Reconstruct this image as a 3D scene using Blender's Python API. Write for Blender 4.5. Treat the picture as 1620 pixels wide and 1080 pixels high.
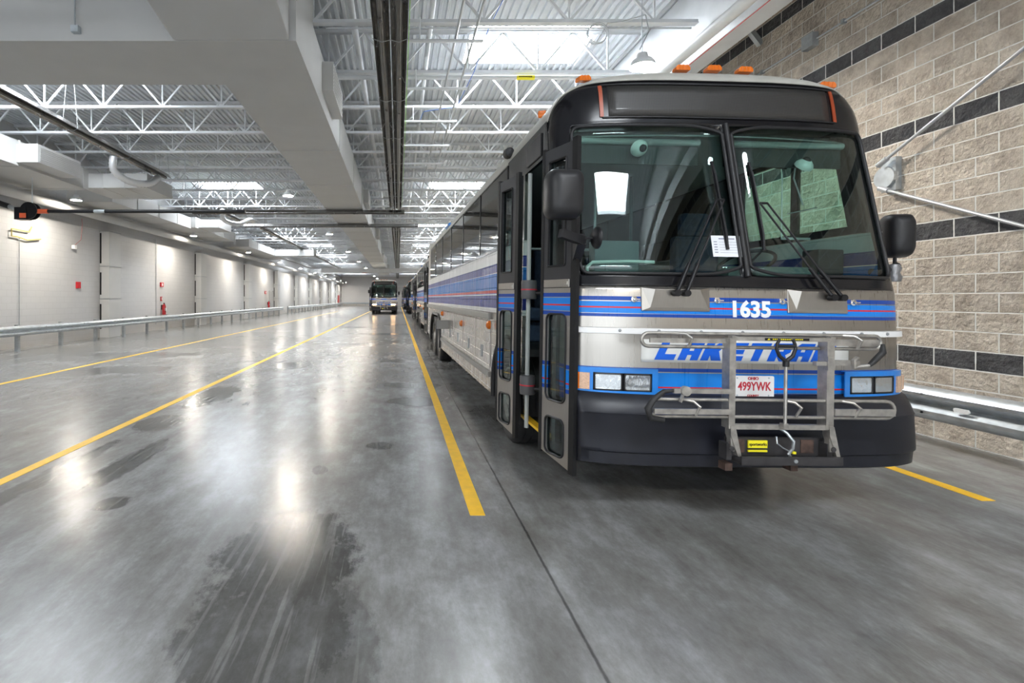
import bpy, math, random
from mathutils import Vector, Matrix
from mathutils.geometry import tessellate_polygon
random.seed(7)
for o in list(bpy.data.objects): bpy.data.objects.remove(o)
scene = bpy.context.scene
C = scene.collection
PI = math.pi

# ------------------------------------------------------------------ camera, world, exposure
cam_data = bpy.data.cameras.new('camera')
cam_data.sensor_width = 36
cam_data.lens = 17.49
cam_data.shift_x = 0.1111
cam_data.shift_y = -0.0420
cam_data.clip_start = 0.05
cam_data.clip_end = 400
cam = bpy.data.objects.new('camera', cam_data)
C.objects.link(cam)
cam.location = (0, 0, 1.57)
cam.rotation_euler = (PI / 2, 0, 0)
scene.camera = cam

world = bpy.data.worlds.new('daylight')
scene.world = world
world.use_nodes = True
wb = world.node_tree.nodes['Background']
wb.inputs[0].default_value = (0.86, 0.93, 1.0, 1)
wb.inputs[1].default_value = 2.6
scene.view_settings.view_transform = 'Standard'
scene.view_settings.look = 'None'
scene.view_settings.gamma = 1
scene.view_settings.use_curve_mapping = False
scene.view_settings.exposure = 0.35
SKY = 34.0        # brightness of the daylit skylight panes
LAMP = 660.0      # brightness of the lamp lenses

# ------------------------------------------------------------------ mesh helpers
class MB:
    def __init__(s):
        s.v = []; s.f = []; s.m = []
    def quadbox(s, P, mi=0):
        n = len(s.v); s.v += [tuple(p) for p in P]
        for q in ((0,3,2,1),(4,5,6,7),(0,1,5,4),(1,2,6,5),(2,3,7,6),(3,0,4,7)):
            s.f.append(tuple(n+i for i in q)); s.m.append(mi)
        return s
    def box(s, x0, x1, y0, y1, z0, z1, mi=0):
        return s.quadbox([(x0,y0,z0),(x1,y0,z0),(x1,y1,z0),(x0,y1,z0),(x0,y0,z1),(x1,y0,z1),(x1,y1,z1),(x0,y1,z1)], mi)
    def bar(s, p, q, w, h, mi=0, up=(0,0,1)):
        p = Vector(p); q = Vector(q); d = (q-p).normalized(); u = Vector(up)
        if abs(d.dot(u)) > .98: u = Vector((0,1,0)) if abs(d.y) < .9 else Vector((1,0,0))
        r = d.cross(u).normalized(); u = r.cross(d)
        a = r*(w/2); b = u*(h/2)
        return s.quadbox([p-a-b, p+a-b, q+a-b, q-a-b, p-a+b, p+a+b, q+a+b, q-a+b], mi)
    def tube(s, pts, r, n=10, mi=0, closed=False):
        pts = [Vector(p) for p in pts]; N = len(pts); base = len(s.v)
        rr = r if isinstance(r, (list, tuple)) else [r]*N
        prev = None
        for i, p in enumerate(pts):
            if closed: d = (pts[(i+1) % N]-pts[i-1])
            else: d = pts[min(i+1, N-1)]-pts[max(i-1, 0)]
            d.normalize()
            if prev is None:
                u = Vector((0,0,1)) if abs(d.z) < .9 else Vector((1,0,0))
                a = d.cross(u).normalized()
            else:
                a = (prev-d*prev.dot(d)).normalized()
            prev = a; b = d.cross(a)
            for k in range(n):
                t = 2*PI*k/n
                s.v.append(tuple(p+(a*math.cos(t)+b*math.sin(t))*rr[i]))
        for i in range(N if closed else N-1):
            j = (i+1) % N
            for k in range(n):
                l = (k+1) % n
                s.f.append((base+i*n+k, base+i*n+l, base+j*n+l, base+j*n+k)); s.m.append(mi)
        if not closed:
            s.f.append(tuple(base+k for k in range(n))[::-1]); s.m.append(mi)
            s.f.append(tuple(base+(N-1)*n+k for k in range(n))); s.m.append(mi)
        return s
    def lathe(s, prof, o, axis='z', n=24, mi=0, mis=None):
        base = len(s.v); o = Vector(o)
        for (r, h) in prof:
            for k in range(n):
                t = 2*PI*k/n; c, d = r*math.cos(t), r*math.sin(t)
                v = {'z': (c, d, h), 'x': (h, c, d), 'y': (d, h, c)}[axis]
                s.v.append(tuple(o+Vector(v)))
        for i in range(len(prof)-1):
            for k in range(n):
                l = (k+1) % n
                s.f.append((base+i*n+k, base+i*n+l, base+(i+1)*n+l, base+(i+1)*n+k)); s.m.append(mis[i] if mis else mi)
        for i, rev in ((0, True), (len(prof)-1, False)):
            if prof[i][0] > 1e-4:
                t = tuple(base+i*n+k for k in range(n)); s.f.append(t[::-1] if rev else t); s.m.append(mis[min(i, len(mis)-1)] if mis else mi)
        return s
    def prism(s, loops, fn, a, b, mi=0):
        """loops: outer and holes in 2D; fn(u, v, w) maps to 3D; walls between w=a and w=b"""
        if not isinstance(loops[0][0], (tuple, list)): loops = [loops]
        tri = tessellate_polygon([[Vector((p[0], p[1], 0)) for p in L] for L in loops])
        flat = [p for L in loops for p in L]; n = len(flat); base = len(s.v)
        for w in (a, b):
            for p in flat: s.v.append(tuple(fn(p[0], p[1], w)))
        for t in tri:
            s.f.append((base+t[0], base+t[1], base+t[2])); s.m.append(mi)
            s.f.append((base+n+t[2], base+n+t[1], base+n+t[0])); s.m.append(mi)
        k = 0
        for L in loops:
            for i in range(len(L)):
                j = (i+1) % len(L)
                s.f.append((base+k+i, base+k+j, base+n+k+j, base+n+k+i)); s.m.append(mi)
            k += len(L)
        return s
    def grid(s, us, vs, fn, mi=0, keep=None):
        base = len(s.v); nu = len(us)
        for v in vs:
            for u in us: s.v.append(tuple(fn(u, v)))
        for j in range(len(vs)-1):
            for i in range(nu-1):
                if keep and not keep((us[i]+us[i+1])/2, (vs[j]+vs[j+1])/2): continue
                s.f.append((base+j*nu+i, base+j*nu+i+1, base+(j+1)*nu+i+1, base+(j+1)*nu+i)); s.m.append(mi)
        return s
    def build(s, name, mats, parent=None, smooth=None, fix=True, solid=None, bevel=None):
        me = bpy.data.meshes.new(name)
        me.from_pydata(s.v, [], s.f)
        mats = mats if isinstance(mats, (list, tuple)) else [mats]
        for m in mats: me.materials.append(m)
        if len(mats) > 1: me.polygons.foreach_set('material_index', s.m)
        me.update()
        if fix:
            import bmesh
            bm = bmesh.new(); bm.from_mesh(me)
            bmesh.ops.remove_doubles(bm, verts=bm.verts, dist=1e-5)
            bmesh.ops.recalc_face_normals(bm, faces=bm.faces)
            bm.to_mesh(me); bm.free()
        if smooth:
            for p in me.polygons: p.use_smooth = True
            me.set_sharp_from_angle(angle=math.radians(smooth))
        o = bpy.data.objects.new(name, me); C.objects.link(o)
        if parent: o.parent = parent
        if solid:
            md = o.modifiers.new('thickness', 'SOLIDIFY'); md.thickness = solid; md.offset = -1
        if bevel:
            md = o.modifiers.new('edge', 'BEVEL'); md.width = bevel; md.segments = 2; md.limit_method = 'ANGLE'
        return o

def thing(name, label, cat, loc=(0,0,0), rot=(0,0,0), group=None):
    o = bpy.data.objects.new(name, None); C.objects.link(o)
    o.location = loc; o.rotation_euler = rot; o.empty_display_size = .2
    return tag(o, label, cat, group)
def tag(o, label=None, cat=None, group=None, kind=None):
    if label: o['label'] = label
    if cat: o['category'] = cat
    if group: o['group'] = group
    if kind: o['kind'] = kind
    return o
def struct(o, label=None):
    o['kind'] = 'structure'
    if label: o['label'] = label
    return o
def copy_tree(o, parent=None, skip=()):
    c = o.copy(); C.objects.link(c); c.parent = parent
    for ch in list(o.children):
        if ch.name.split('.')[0] in skip: continue
        copy_tree(ch, c, skip)
    return c
def rrect(x0, x1, z0, z1, r, n=5):
    out = []
    for cx, cz, a in ((x1-r, z0+r, -90), (x1-r, z1-r, 0), (x0+r, z1-r, 90), (x0+r, z0+r, 180)):
        for k in range(n+1):
            t = math.radians(a+90*k/n); out.append((cx+r*math.cos(t), cz+r*math.sin(t)))
    return out
def circle(cx, cy, r, n=20):
    return [(cx+r*math.cos(2*PI*k/n), cy+r*math.sin(2*PI*k/n)) for k in range(n)]
def place(o, loc): o.location = loc; return o

# ------------------------------------------------------------------ materials
def nt(name):
    m = bpy.data.materials.new(name); m.use_nodes = True
    t = m.node_tree; return m, t, t.nodes['Principled BSDF']
def mat(name, col, rough=.5, metal=0, emit=0, spec=None, noise=0, nscale=8, coat=0, bump=0, bscale=60, stretch=None):
    m, t, b = nt(name)
    b.inputs['Base Color'].default_value = (*col, 1)
    b.inputs['Roughness'].default_value = rough
    b.inputs['Metallic'].default_value = metal
    if spec is not None: b.inputs['Specular IOR Level'].default_value = spec
    if coat: b.inputs['Coat Weight'].default_value = coat; b.inputs['Coat Roughness'].default_value = .05
    if emit:
        b.inputs['Emission Color'].default_value = (*col, 1); b.inputs['Emission Strength'].default_value = emit
    N, L = t.nodes, t.links
    if noise or bump:
        tc = N.new('ShaderNodeTexCoord'); mp = N.new('ShaderNodeMapping')
        L.new(tc.outputs['Object'], mp.inputs[0])
        if stretch: mp.inputs['Scale'].default_value = stretch
    if noise:
        n = N.new('ShaderNodeTexNoise'); n.inputs['Scale'].default_value = nscale; n.inputs['Detail'].default_value = 6
        L.new(mp.outputs[0], n.inputs['Vector'])
        r = N.new('ShaderNodeMapRange'); r.inputs[1].default_value = .3; r.inputs[2].default_value = .7
        r.inputs[3].default_value = 1-noise; r.inputs[4].default_value = 1+noise
        L.new(n.outputs[0], r.inputs[0])
        mx = N.new('ShaderNodeVectorMath'); mx.operation = 'SCALE'; mx.inputs[0].default_value = col
        L.new(r.outputs[0], mx.inputs['Scale']); L.new(mx.outputs[0], b.inputs['Base Color'])
        r2 = N.new('ShaderNodeMapRange'); r2.inputs[3].default_value = max(0, rough-.08); r2.inputs[4].default_value = min(1, rough+.08)
        L.new(n.outputs[0], r2.inputs[0]); L.new(r2.outputs[0], b.inputs['Roughness'])
    if bump:
        n = N.new('ShaderNodeTexNoise'); n.inputs['Scale'].default_value = bscale; n.inputs['Detail'].default_value = 4
        L.new(mp.outputs[0], n.inputs['Vector'])
        bp = N.new('ShaderNodeBump'); bp.inputs['Strength'].default_value = bump; bp.inputs['Distance'].default_value = .01
        L.new(n.outputs[0], bp.inputs['Height']); L.new(bp.outputs[0], b.inputs['Normal'])
    return m
def glass(name, tint, rough=0.0, refl=1.0, absorb=None):
    m, t, b = nt(name); N, L = t.nodes, t.links
    N.remove(b)
    tr = N.new('ShaderNodeBsdfTransparent'); tr.inputs[0].default_value = (*tint, 1)
    gl = N.new('ShaderNodeBsdfGlossy'); gl.inputs['Roughness'].default_value = rough
    ge = N.new('ShaderNodeNewGeometry'); dt = N.new('ShaderNodeVectorMath'); dt.operation = 'DOT_PRODUCT'
    L.new(ge.outputs['Normal'], dt.inputs[0]); L.new(ge.outputs['Incoming'], dt.inputs[1])
    ab = N.new('ShaderNodeMath'); ab.operation = 'ABSOLUTE'; L.new(dt.outputs['Value'], ab.inputs[0])
    om = N.new('ShaderNodeMath'); om.operation = 'SUBTRACT'; om.inputs[0].default_value = 1; L.new(ab.outputs[0], om.inputs[1])
    pw = N.new('ShaderNodeMath'); pw.operation = 'POWER'; L.new(om.outputs[0], pw.inputs[0]); pw.inputs[1].default_value = 5
    fr = N.new('ShaderNodeMath'); fr.operation = 'MULTIPLY_ADD'; L.new(pw.outputs[0], fr.inputs[0]); fr.inputs[1].default_value = .96; fr.inputs[2].default_value = .04
    ml = N.new('ShaderNodeMath'); ml.operation = 'MULTIPLY'; ml.inputs[1].default_value = refl; ml.use_clamp = True
    mx = N.new('ShaderNodeMixShader')
    L.new(fr.outputs[0], ml.inputs[0]); L.new(ml.outputs[0], mx.inputs[0])
    L.new(tr.outputs[0], mx.inputs[1]); L.new(gl.outputs[0], mx.inputs[2])
    L.new(mx.outputs[0], N['Material Output'].inputs[0])
    return m
M = {}
M['white_steel'] = mat('white_painted_steel', (.72,.74,.76), .45, noise=.06, nscale=3)
M['deck'] = mat('white_deck', (.66,.69,.72), .4, noise=.08, nscale=2)
M['duct'] = mat('painted_duct', (.52,.52,.51), .55, noise=.04, nscale=1.5)
M['wall_paint'] = None
M['galv'] = mat('galvanised_steel', (.55,.59,.62), .35, metal=.75, noise=.15, nscale=9)
M['galv_dull'] = mat('dull_galvanised_steel', (.36,.38,.39), .45, metal=.5, noise=.2, nscale=5)
M['dark_metal'] = mat('dark_heater_metal', (.10,.095,.09), .3, metal=.7, noise=.3, nscale=3)
M['reflector'] = mat('heater_reflector', (.33,.32,.31), .25, metal=.9, noise=.15, nscale=4)
M['chrome'] = mat('chrome', (.8,.8,.8), .12, metal=1)
M['yellow'] = mat('yellow_paint', (.85,.50,.02), .45, noise=.1, nscale=12)
M['yellow_label'] = mat('yellow_label', (.85,.75,.02), .5)
M['red'] = mat('red_enamel', (.55,.02,.03), .35)
M['black'] = mat('black_plastic', (.010,.010,.012), .38, spec=.35)
M['grey_plastic'] = mat('dark_grey_plastic', (.02,.02,.022), .42, noise=.15, spec=.35)
M['rubber'] = mat('rubber', (.018,.018,.019), .6, noise=.3, nscale=14)
M['bumper'] = mat('bumper_rubber', (.010,.011,.017), .40, noise=.25, nscale=5)
M['orange'] = mat('orange_plastic', (.75,.13,.05), .4)
M['hose'] = mat('silver_hose', (.75,.76,.77), .3, metal=.6, bump=.4, bscale=30)
M['conduit'] = mat('conduit', (.5,.52,.54), .4, metal=.4)
M['brass'] = mat('yellow_gas_pipe', (.65,.52,.15), .45)
M['blue_wire'] = mat('blue_wire', (.05,.2,.7), .5)
M['green_wire'] = mat('green_wire', (.25,.6,.05), .5)
M['white'] = mat('white_vinyl', (.82,.82,.82), .4)
M['door_paint'] = mat('grey_door_paint', (.42,.42,.42), .5)
M['lamp'] = mat('lamp_lens', (1,.92,.80), .5, emit=LAMP)
M['sky_pane'] = mat('skylight_pane', (.90,.95,1.0), .5, emit=SKY)
M['paper'] = mat('paper', (.8,.82,.86), .7)
M['ink'] = mat('ink', (.05,.07,.15), .7)

# painted block wall (left, far)
def painted_wall(axis):
    m, t, b = nt('painted_block_'+axis); N, L = t.nodes, t.links
    tc = N.new('ShaderNodeTexCoord'); sp = N.new('ShaderNodeSeparateXYZ'); cb = N.new('ShaderNodeCombineXYZ')
    L.new(tc.outputs['Object'], sp.inputs[0]); L.new(sp.outputs[1 if axis == 'y' else 0], cb.inputs[0]); L.new(sp.outputs[2], cb.inputs[1])
    br = N.new('ShaderNodeTexBrick'); L.new(cb.outputs[0], br.inputs['Vector'])
    br.inputs['Scale'].default_value = 1; br.inputs['Brick Width'].default_value = .4064; br.inputs['Row Height'].default_value = .2032
    br.inputs['Mortar Size'].default_value = .006
    br.inputs['Color1'].default_value = (.50,.50,.505,1); br.inputs['Color2'].default_value = (.515,.515,.515,1); br.inputs['Mortar'].default_value = (.45,.45,.45,1)
    n = N.new('ShaderNodeTexNoise'); n.inputs['Scale'].default_value = .6; n.inputs['Detail'].default_value = 5
    L.new(tc.outputs['Object'], n.inputs['Vector'])
    # rust and dirt stains near the floor
    n2 = N.new('ShaderNodeTexNoise'); n2.inputs['Scale'].default_value = 1.3; n2.inputs['Detail'].default_value = 8
    L.new(tc.outputs['Object'], n2.inputs['Vector'])
    mr = N.new('ShaderNodeMapRange'); mr.inputs[1].default_value = .05; mr.inputs[2].default_value = .75; mr.inputs[3].default_value = .62; mr.inputs[4].default_value = 0
    L.new(sp.outputs[2], mr.inputs[0])
    ml = N.new('ShaderNodeMath'); ml.operation = 'MULTIPLY'; L.new(mr.outputs[0], ml.inputs[0]); L.new(n2.outputs[0], ml.inputs[1])
    mx = N.new('ShaderNodeMix'); mx.data_type = 'RGBA'; L.new(ml.outputs[0], mx.inputs[0]); L.new(br.outputs['Color'], mx.inputs[6]); mx.inputs[7].default_value = (.33,.26,.17,1)
    L.new(mx.outputs[2], b.inputs['Base Color']); b.inputs['Roughness'].default_value = .5
    bp = N.new('ShaderNodeBump'); bp.inputs['Strength'].default_value = .25; bp.inputs['Distance'].default_value = .004; bp.invert = True
    L.new(br.outputs['Fac'], bp.inputs['Height']); L.new(bp.outputs[0], b.inputs['Normal'])
    return m
M['wall_y'] = painted_wall('y'); M['wall_x'] = painted_wall('x')

# split-face block wall with dark courses
def split_block():
    m, t, b = nt('split_face_block'); N, L = t.nodes, t.links
    def math_(op, a, c=None, v=None):
        n = N.new('ShaderNodeMath'); n.operation = op
        for i, s in enumerate((a, c)):
            if s is None: continue
            if isinstance(s, (int, float)): n.inputs[i].default_value = s
            else: L.new(s, n.inputs[i])
        return n.outputs[0]
    tc = N.new('ShaderNodeTexCoord'); sp = N.new('ShaderNodeSeparateXYZ'); L.new(tc.outputs['Object'], sp.inputs[0])
    zr = math_('DIVIDE', sp.outputs[2], .2032); row = math_('FLOOR', zr)
    odd = math_('MULTIPLY', math_('MODULO', row, 2), .5)
    u = math_('ADD', math_('ADD', math_('DIVIDE', sp.outputs[1], .4064), odd), 100.171)
    fu = math_('FRACT', u); fz = math_('FRACT', zr)
    du = math_('MULTIPLY', math_('MINIMUM', fu, math_('SUBTRACT', 1, fu)), 2.0)
    dz = math_('MINIMUM', fz, math_('SUBTRACT', 1, fz))
    d = math_('MINIMUM', du, dz)                       # distance to the joint in units of a course
    rough_edge = N.new('ShaderNodeTexNoise'); rough_edge.inputs['Scale'].default_value = 18; L.new(tc.outputs['Object'], rough_edge.inputs['Vector'])
    d = math_('ADD', d, math_('MULTIPLY', math_('SUBTRACT', rough_edge.outputs[0], .5), .03))
    joint = N.new('ShaderNodeMapRange'); joint.inputs[1].default_value = .026; joint.inputs[2].default_value = .036; L.new(d, joint.inputs[0])
    cell = N.new('ShaderNodeCombineXYZ'); L.new(math_('FLOOR', u), cell.inputs[0]); L.new(row, cell.inputs[1])
    wn = N.new('ShaderNodeTexWhiteNoise'); L.new(cell.outputs[0], wn.inputs['Vector'])
    n = N.new('ShaderNodeTexNoise'); n.inputs['Scale'].default_value = 5; n.inputs['Detail'].default_value = 9; n.inputs['Roughness'].default_value = .7
    L.new(tc.outputs['Object'], n.inputs['Vector'])
    cr = N.new('ShaderNodeValToRGB'); L.new(n.outputs[0], cr.inputs[0])
    cr.color_ramp.elements[0].position = .3; cr.color_ramp.elements[0].color = (.50,.42,.34,1)
    cr.color_ramp.elements[1].position = .62; cr.color_ramp.elements[1].color = (.80,.715,.61,1)
    dk = N.new('ShaderNodeValToRGB'); L.new(n.outputs[0], dk.inputs[0])
    dk.color_ramp.elements[0].position = .3; dk.color_ramp.elements[0].color = (.05,.05,.055,1)
    dk.color_ramp.elements[1].position = .65; dk.color_ramp.elements[1].color = (.125,.125,.13,1)
    is_dark = None
    for r in (4, 11, 17, 23, 29):
        c = math_('COMPARE', row, r); c.node.inputs[2].default_value = .2
        is_dark = c if is_dark is None else math_('ADD', is_dark, c)
    mx = N.new('ShaderNodeMix'); mx.data_type = 'RGBA'; L.new(is_dark, mx.inputs[0]); L.new(cr.outputs[0], mx.inputs[6]); L.new(dk.outputs[0], mx.inputs[7])
    v = N.new('ShaderNodeMapRange'); v.inputs[3].default_value = .86; v.inputs[4].default_value = 1.12; L.new(wn.outputs['Value'], v.inputs[0])
    sc = N.new('ShaderNodeVectorMath'); sc.operation = 'SCALE'; L.new(mx.outputs[2], sc.inputs[0]); L.new(v.outputs[0], sc.inputs['Scale'])
    # soot stains
    st = N.new('ShaderNodeTexNoise'); st.inputs['Scale'].default_value = 1.7; st.inputs['Detail'].default_value = 6; L.new(tc.outputs['Object'], st.inputs['Vector'])
    stc = N.new('ShaderNodeMapRange'); stc.inputs[1].default_value = .58; stc.inputs[2].default_value = .8; stc.inputs[3].default_value = 1; stc.inputs[4].default_value = .55; L.new(st.outputs[0], stc.inputs[0])
    sc2 = N.new('ShaderNodeVectorMath'); sc2.operation = 'SCALE'; L.new(sc.outputs[0], sc2.inputs[0]); L.new(stc.outputs[0], sc2.inputs['Scale'])
    mj = N.new('ShaderNodeMix'); mj.data_type = 'RGBA'; L.new(joint.outputs[0], mj.inputs[0]); mj.inputs[6].default_value = (.86,.85,.81,1); L.new(sc2.outputs[0], mj.inputs[7])
    L.new(mj.outputs[2], b.inputs['Base Color']); b.inputs['Roughness'].default_value = .85
    vn = N.new('ShaderNodeTexNoise'); vn.inputs['Scale'].default_value = 17; vn.inputs['Detail'].default_value = 6; vn.inputs['Roughness'].default_value = .6
    L.new(tc.outputs['Object'], vn.inputs['Vector'])
    h = math_('ADD', math_('MULTIPLY', math_('MULTIPLY', vn.outputs[0], joint.outputs[0]), 1.0), math_('MULTIPLY', joint.outputs[0], .35))
    bp = N.new('ShaderNodeBump'); bp.inputs['Strength'].default_value = 1.0; bp.inputs['Distance'].default_value = .13
    L.new(h, bp.inputs['Height']); L.new(bp.outputs[0], b.inputs['Normal'])
    return m
M['block'] = split_block()

# polished concrete floor with damp patches
def concrete():
    m, t, b = nt('polished_concrete'); N, L = t.nodes, t.links
    def math_(op, a, c=None):
        n = N.new('ShaderNodeMath'); n.operation = op
        for i, s in enumerate((a, c)):
            if s is None: continue
            if isinstance(s, (int, float)): n.inputs[i].default_value = s
            else: L.new(s, n.inputs[i])
        return n.outputs[0]
    def noise(scale, detail, sx=1, sy=1, rough=.55):
        mp = N.new('ShaderNodeMapping'); mp.inputs['Scale'].default_value = (sx, sy, 1); L.new(tc.outputs['Object'], mp.inputs[0])
        n = N.new('ShaderNodeTexNoise'); n.inputs['Scale'].default_value = scale; n.inputs['Detail'].default_value = detail; n.inputs['Roughness'].default_value = rough
        L.new(mp.outputs[0], n.inputs['Vector']); return n.outputs[0]
    def rng(s, a, b_, c=0, d=1):
        n = N.new('ShaderNodeMapRange'); L.new(s, n.inputs[0])
        for i, v in enumerate((a, b_, c, d)): n.inputs[i+1].default_value = v
        return n.outputs[0]
    tc = N.new('ShaderNodeTexCoord'); sp = N.new('ShaderNodeSeparateXYZ'); L.new(tc.outputs['Object'], sp.inputs[0])
    X, Y = sp.outputs[0], sp.outputs[1]
    big = noise(.55, 7, rough=.6); mid = noise(2.4, 12, 1.5, .7, .70); fine = noise(34, 6, 1, .5, .75); streak = noise(5, 6, 2.2, .16, .6)
    base = math_('ADD', math_('ADD', math_('MULTIPLY', big, .32), math_('MULTIPLY', mid, .54)), math_('ADD', math_('MULTIPLY', streak, .12), math_('MULTIPLY', fine, .16)))
    cr = N.new('ShaderNodeValToRGB'); L.new(base, cr.inputs[0])
    e = cr.color_ramp.elements
    e[0].position = .38; e[0].color = (.10,.095,.085,1)
    e[1].position = .74; e[1].color = (.34,.35,.36,1)
    e2 = e.new(.56); e2.color = (.19,.19,.185,1)
    # damp patches: ellipses (x, y, rx, ry) with ragged borders
    edge = noise(3.2, 9, 1, .8, .68); edge2 = noise(11, 9, 1, .5, .78)
    wob = math_('ADD', math_('MULTIPLY', math_('SUBTRACT', edge, .5), 2.6), math_('MULTIPLY', math_('SUBTRACT', edge2, .5), 1.8))
    wet = None
    for (x, y, rx, ry, s) in ((-.68,3.05,.42,.62,1), (-.62,2.35,.42,.55,.9), (-.3,2.2,.2,.6,.6), (-2.2,3.82,.13,.13,1), (-2.58,4.75,.16,.75,.9), (-3.1,4.5,.12,1.1,.7),
                              (-3.0,6.3,.3,.42,.9), (-3.0,8.1,.32,.9,.8), (-2.5,11.7,.5,.6,1), (.3,7.6,.4,.34,.9), (.25,9.0,.5,.3,.7), (-.2,5.3,.16,.14,.8),
                              (-.72,4.55,.07,.13,.7), (-6,11,.9,.6,.7), (-7.2,14,1.6,.5,.6), (-1.4,17,1.2,.6,.8), (-4.5,16,1.2,.5,.6), (.9,16,.5,.9,.9), (-.6,22,1.3,.6,.9), (-2.6,27,1.3,1,.7),
                              (0,12.5,.5,.35,.8), (-1.8,13.4,.5,.25,.7), (.4,30,1,.8,.8), (-6,24,1.2,.8,.5), (2.4,2.1,.35,.3,.35), (-8.5,9.6,.8,.35,.6), (1.25,6.6,.3,.7,.4)):
        dx = math_('DIVIDE', math_('SUBTRACT', X, x), rx); dy = math_('DIVIDE', math_('SUBTRACT', Y, y), ry)
        d = math_('ADD', math_('ADD', math_('MULTIPLY', dx, dx), math_('MULTIPLY', dy, dy)), wob)
        k = rng(d, 1.15, .75, 0, s)
        wet = k if wet is None else math_('MAXIMUM', wet, k)
    # tread-stripe breaks in the damp
    tread = rng(noise(9, 3, 2.6, .12), .54, .60)
    tmask = math_('MULTIPLY', wet, math_('SUBTRACT', 1, math_('MULTIPLY', tread, .45)))
    # long tyre streaks
    lane = rng(noise(1.6, 5, 2.0, .16, .5), .5, .78, 0, .5)
    mul = math_('SUBTRACT', 1, math_('ADD', math_('MULTIPLY', tmask, .55), math_('MULTIPLY', lane, .5)))
    # joints: one along the hall, one across every 9.35 m
    jy = math_('ABSOLUTE', math_('SUBTRACT', math_('ADD', X, math_('MULTIPLY', math_('SUBTRACT', edge2, .5), .02)), .86))
    jl = rng(jy, .004, .012, .35, 1)
    jx = math_('ABSOLUTE', math_('SUBTRACT', math_('PINGPONG', math_('ADD', Y, 100-5.86), 9.35/2), 0))
    jm = math_('MULTIPLY', jl, rng(jx, .004, .012, .55, 1))
    mul = math_('MULTIPLY', mul, jm)
    sc = N.new('ShaderNodeVectorMath'); sc.operation = 'SCALE'; L.new(cr.outputs[0], sc.inputs[0]); L.new(mul, sc.inputs['Scale'])
    L.new(sc.outputs[0], b.inputs['Base Color'])
    rg = math_('SUBTRACT', .25, math_('MULTIPLY', tmask, .12))
    L.new(rg, b.inputs['Roughness'])
    b.inputs['Specular IOR Level'].default_value = .62
    bp = N.new('ShaderNodeBump'); bp.inputs['Strength'].default_value = .12; bp.inputs['Distance'].default_value = .01
    L.new(math_('ADD', math_('MULTIPLY', edge2, math_('ADD', tmask, .3)), math_('MULTIPLY', fine, .3)), bp.inputs['Height']); L.new(bp.outputs[0], b.inputs['Normal'])
    return m
M['floor'] = concrete()

# ------------------------------------------------------------------ the hall
XL, XR, YN, YF, ZD = -12.0, 6.05, -9.0, 104.0, 7.0
struct(MB().box(XL-.3, XR+.3, YN-2, YF+.3, -.3, 0).build('floor', M['floor']))
struct(MB().box(XL-.3, XL, YN, YF, 0, 7.4).build('wall_left', M['wall_y']))
struct(MB().box(XR, XR+.3, YN, YF, 0, 7.4).build('wall_right', M['block']))
struct(MB().box(XL-.3, XR+.3, YF, YF+.3, 0, 7.4).build('wall_far', M['wall_x']))
w = MB(); w.box(XL-.3, XR+.3, YN-.3, YN, 4.9, 7.4); w.box(XL-.3, XL+1, YN-.3, YN, 0, 4.9); w.box(-4.2, -3.2, YN-.3, YN, 0, 4.9); w.box(5.2, XR+.3, YN-.3, YN, 0, 4.9)
struct(w.build('wall_back', M['wall_x']))

sky_y = [10.75+13.45*k for k in range(-1, 7)]
sky_rows = ((1.47, 4.07), (-9.6, -6.7))
def deck():
    mb = MB(); pitch = .152
    def hole(x, ya, yb):
        return any(a < x < b for a, b in sky_rows)
    ys = [YN]
    for y in sky_y: ys += [y-.82, y+.82]
    ys.append(YF)
    x = XL; prof = []
    while x < 5.2:
        prof += [(x, ZD), (x+.05, ZD), (x+.065, ZD+.05), (x+.137, ZD+.05)]; x += pitch
    prof.append((x, ZD))
    for i in range(len(ys)-1):
        base = len(mb.v)
        for (px, pz) in prof: mb.v += [(px, ys[i], pz), (px, ys[i+1], pz)]
        for k in range(len(prof)-1):
            if i % 2 == 1 and any(a < (prof[k][0]+prof[k+1][0])/2 < b for a, b in sky_rows): continue
            mb.f.append((base+2*k, base+2*k+1, base+2*k+3, base+2*k+2)); mb.m.append(0)
    # solid roof board over the ribs, with the same openings
    for i in range(len(ys)-1):
        if i % 2 == 0: mb.box(XL-.3, XR+.3, ys[i], ys[i+1], ZD+.06, ZD+.2)
        else:
            for a, b in ((XL-.3, -9.6), (-6.7, 1.47), (4.07, XR+.3)): mb.box(a, b, ys[i], ys[i+1], ZD+.06, ZD+.2)
    return struct(mb.build('ceiling', M['deck'], fix=False))
deck()
n = 0
for ri, (a, b) in enumerate(sky_rows):
    for y in sky_y:
        n += 1
        f = MB()
        for (x0, x1, y0, y1) in ((a-.04, a+.02, y-.86, y+.86), (b-.02, b+.04, y-.86, y+.86), (a+.02, b-.02, y-.86, y-.80), (a+.02, b-.02, y+.80, y+.86)): f.box(x0, x1, y0, y1, ZD+.03, ZD+.45)
        wobj = struct(f.build('window_%d' % n, M['white_steel']), 'roof skylight opening')
        MB().box(a+.021, b-.021, y-.799, y+.799, ZD+.13, ZD+.17).build('skylight_pane', M['sky_pane'], wobj)

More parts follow.
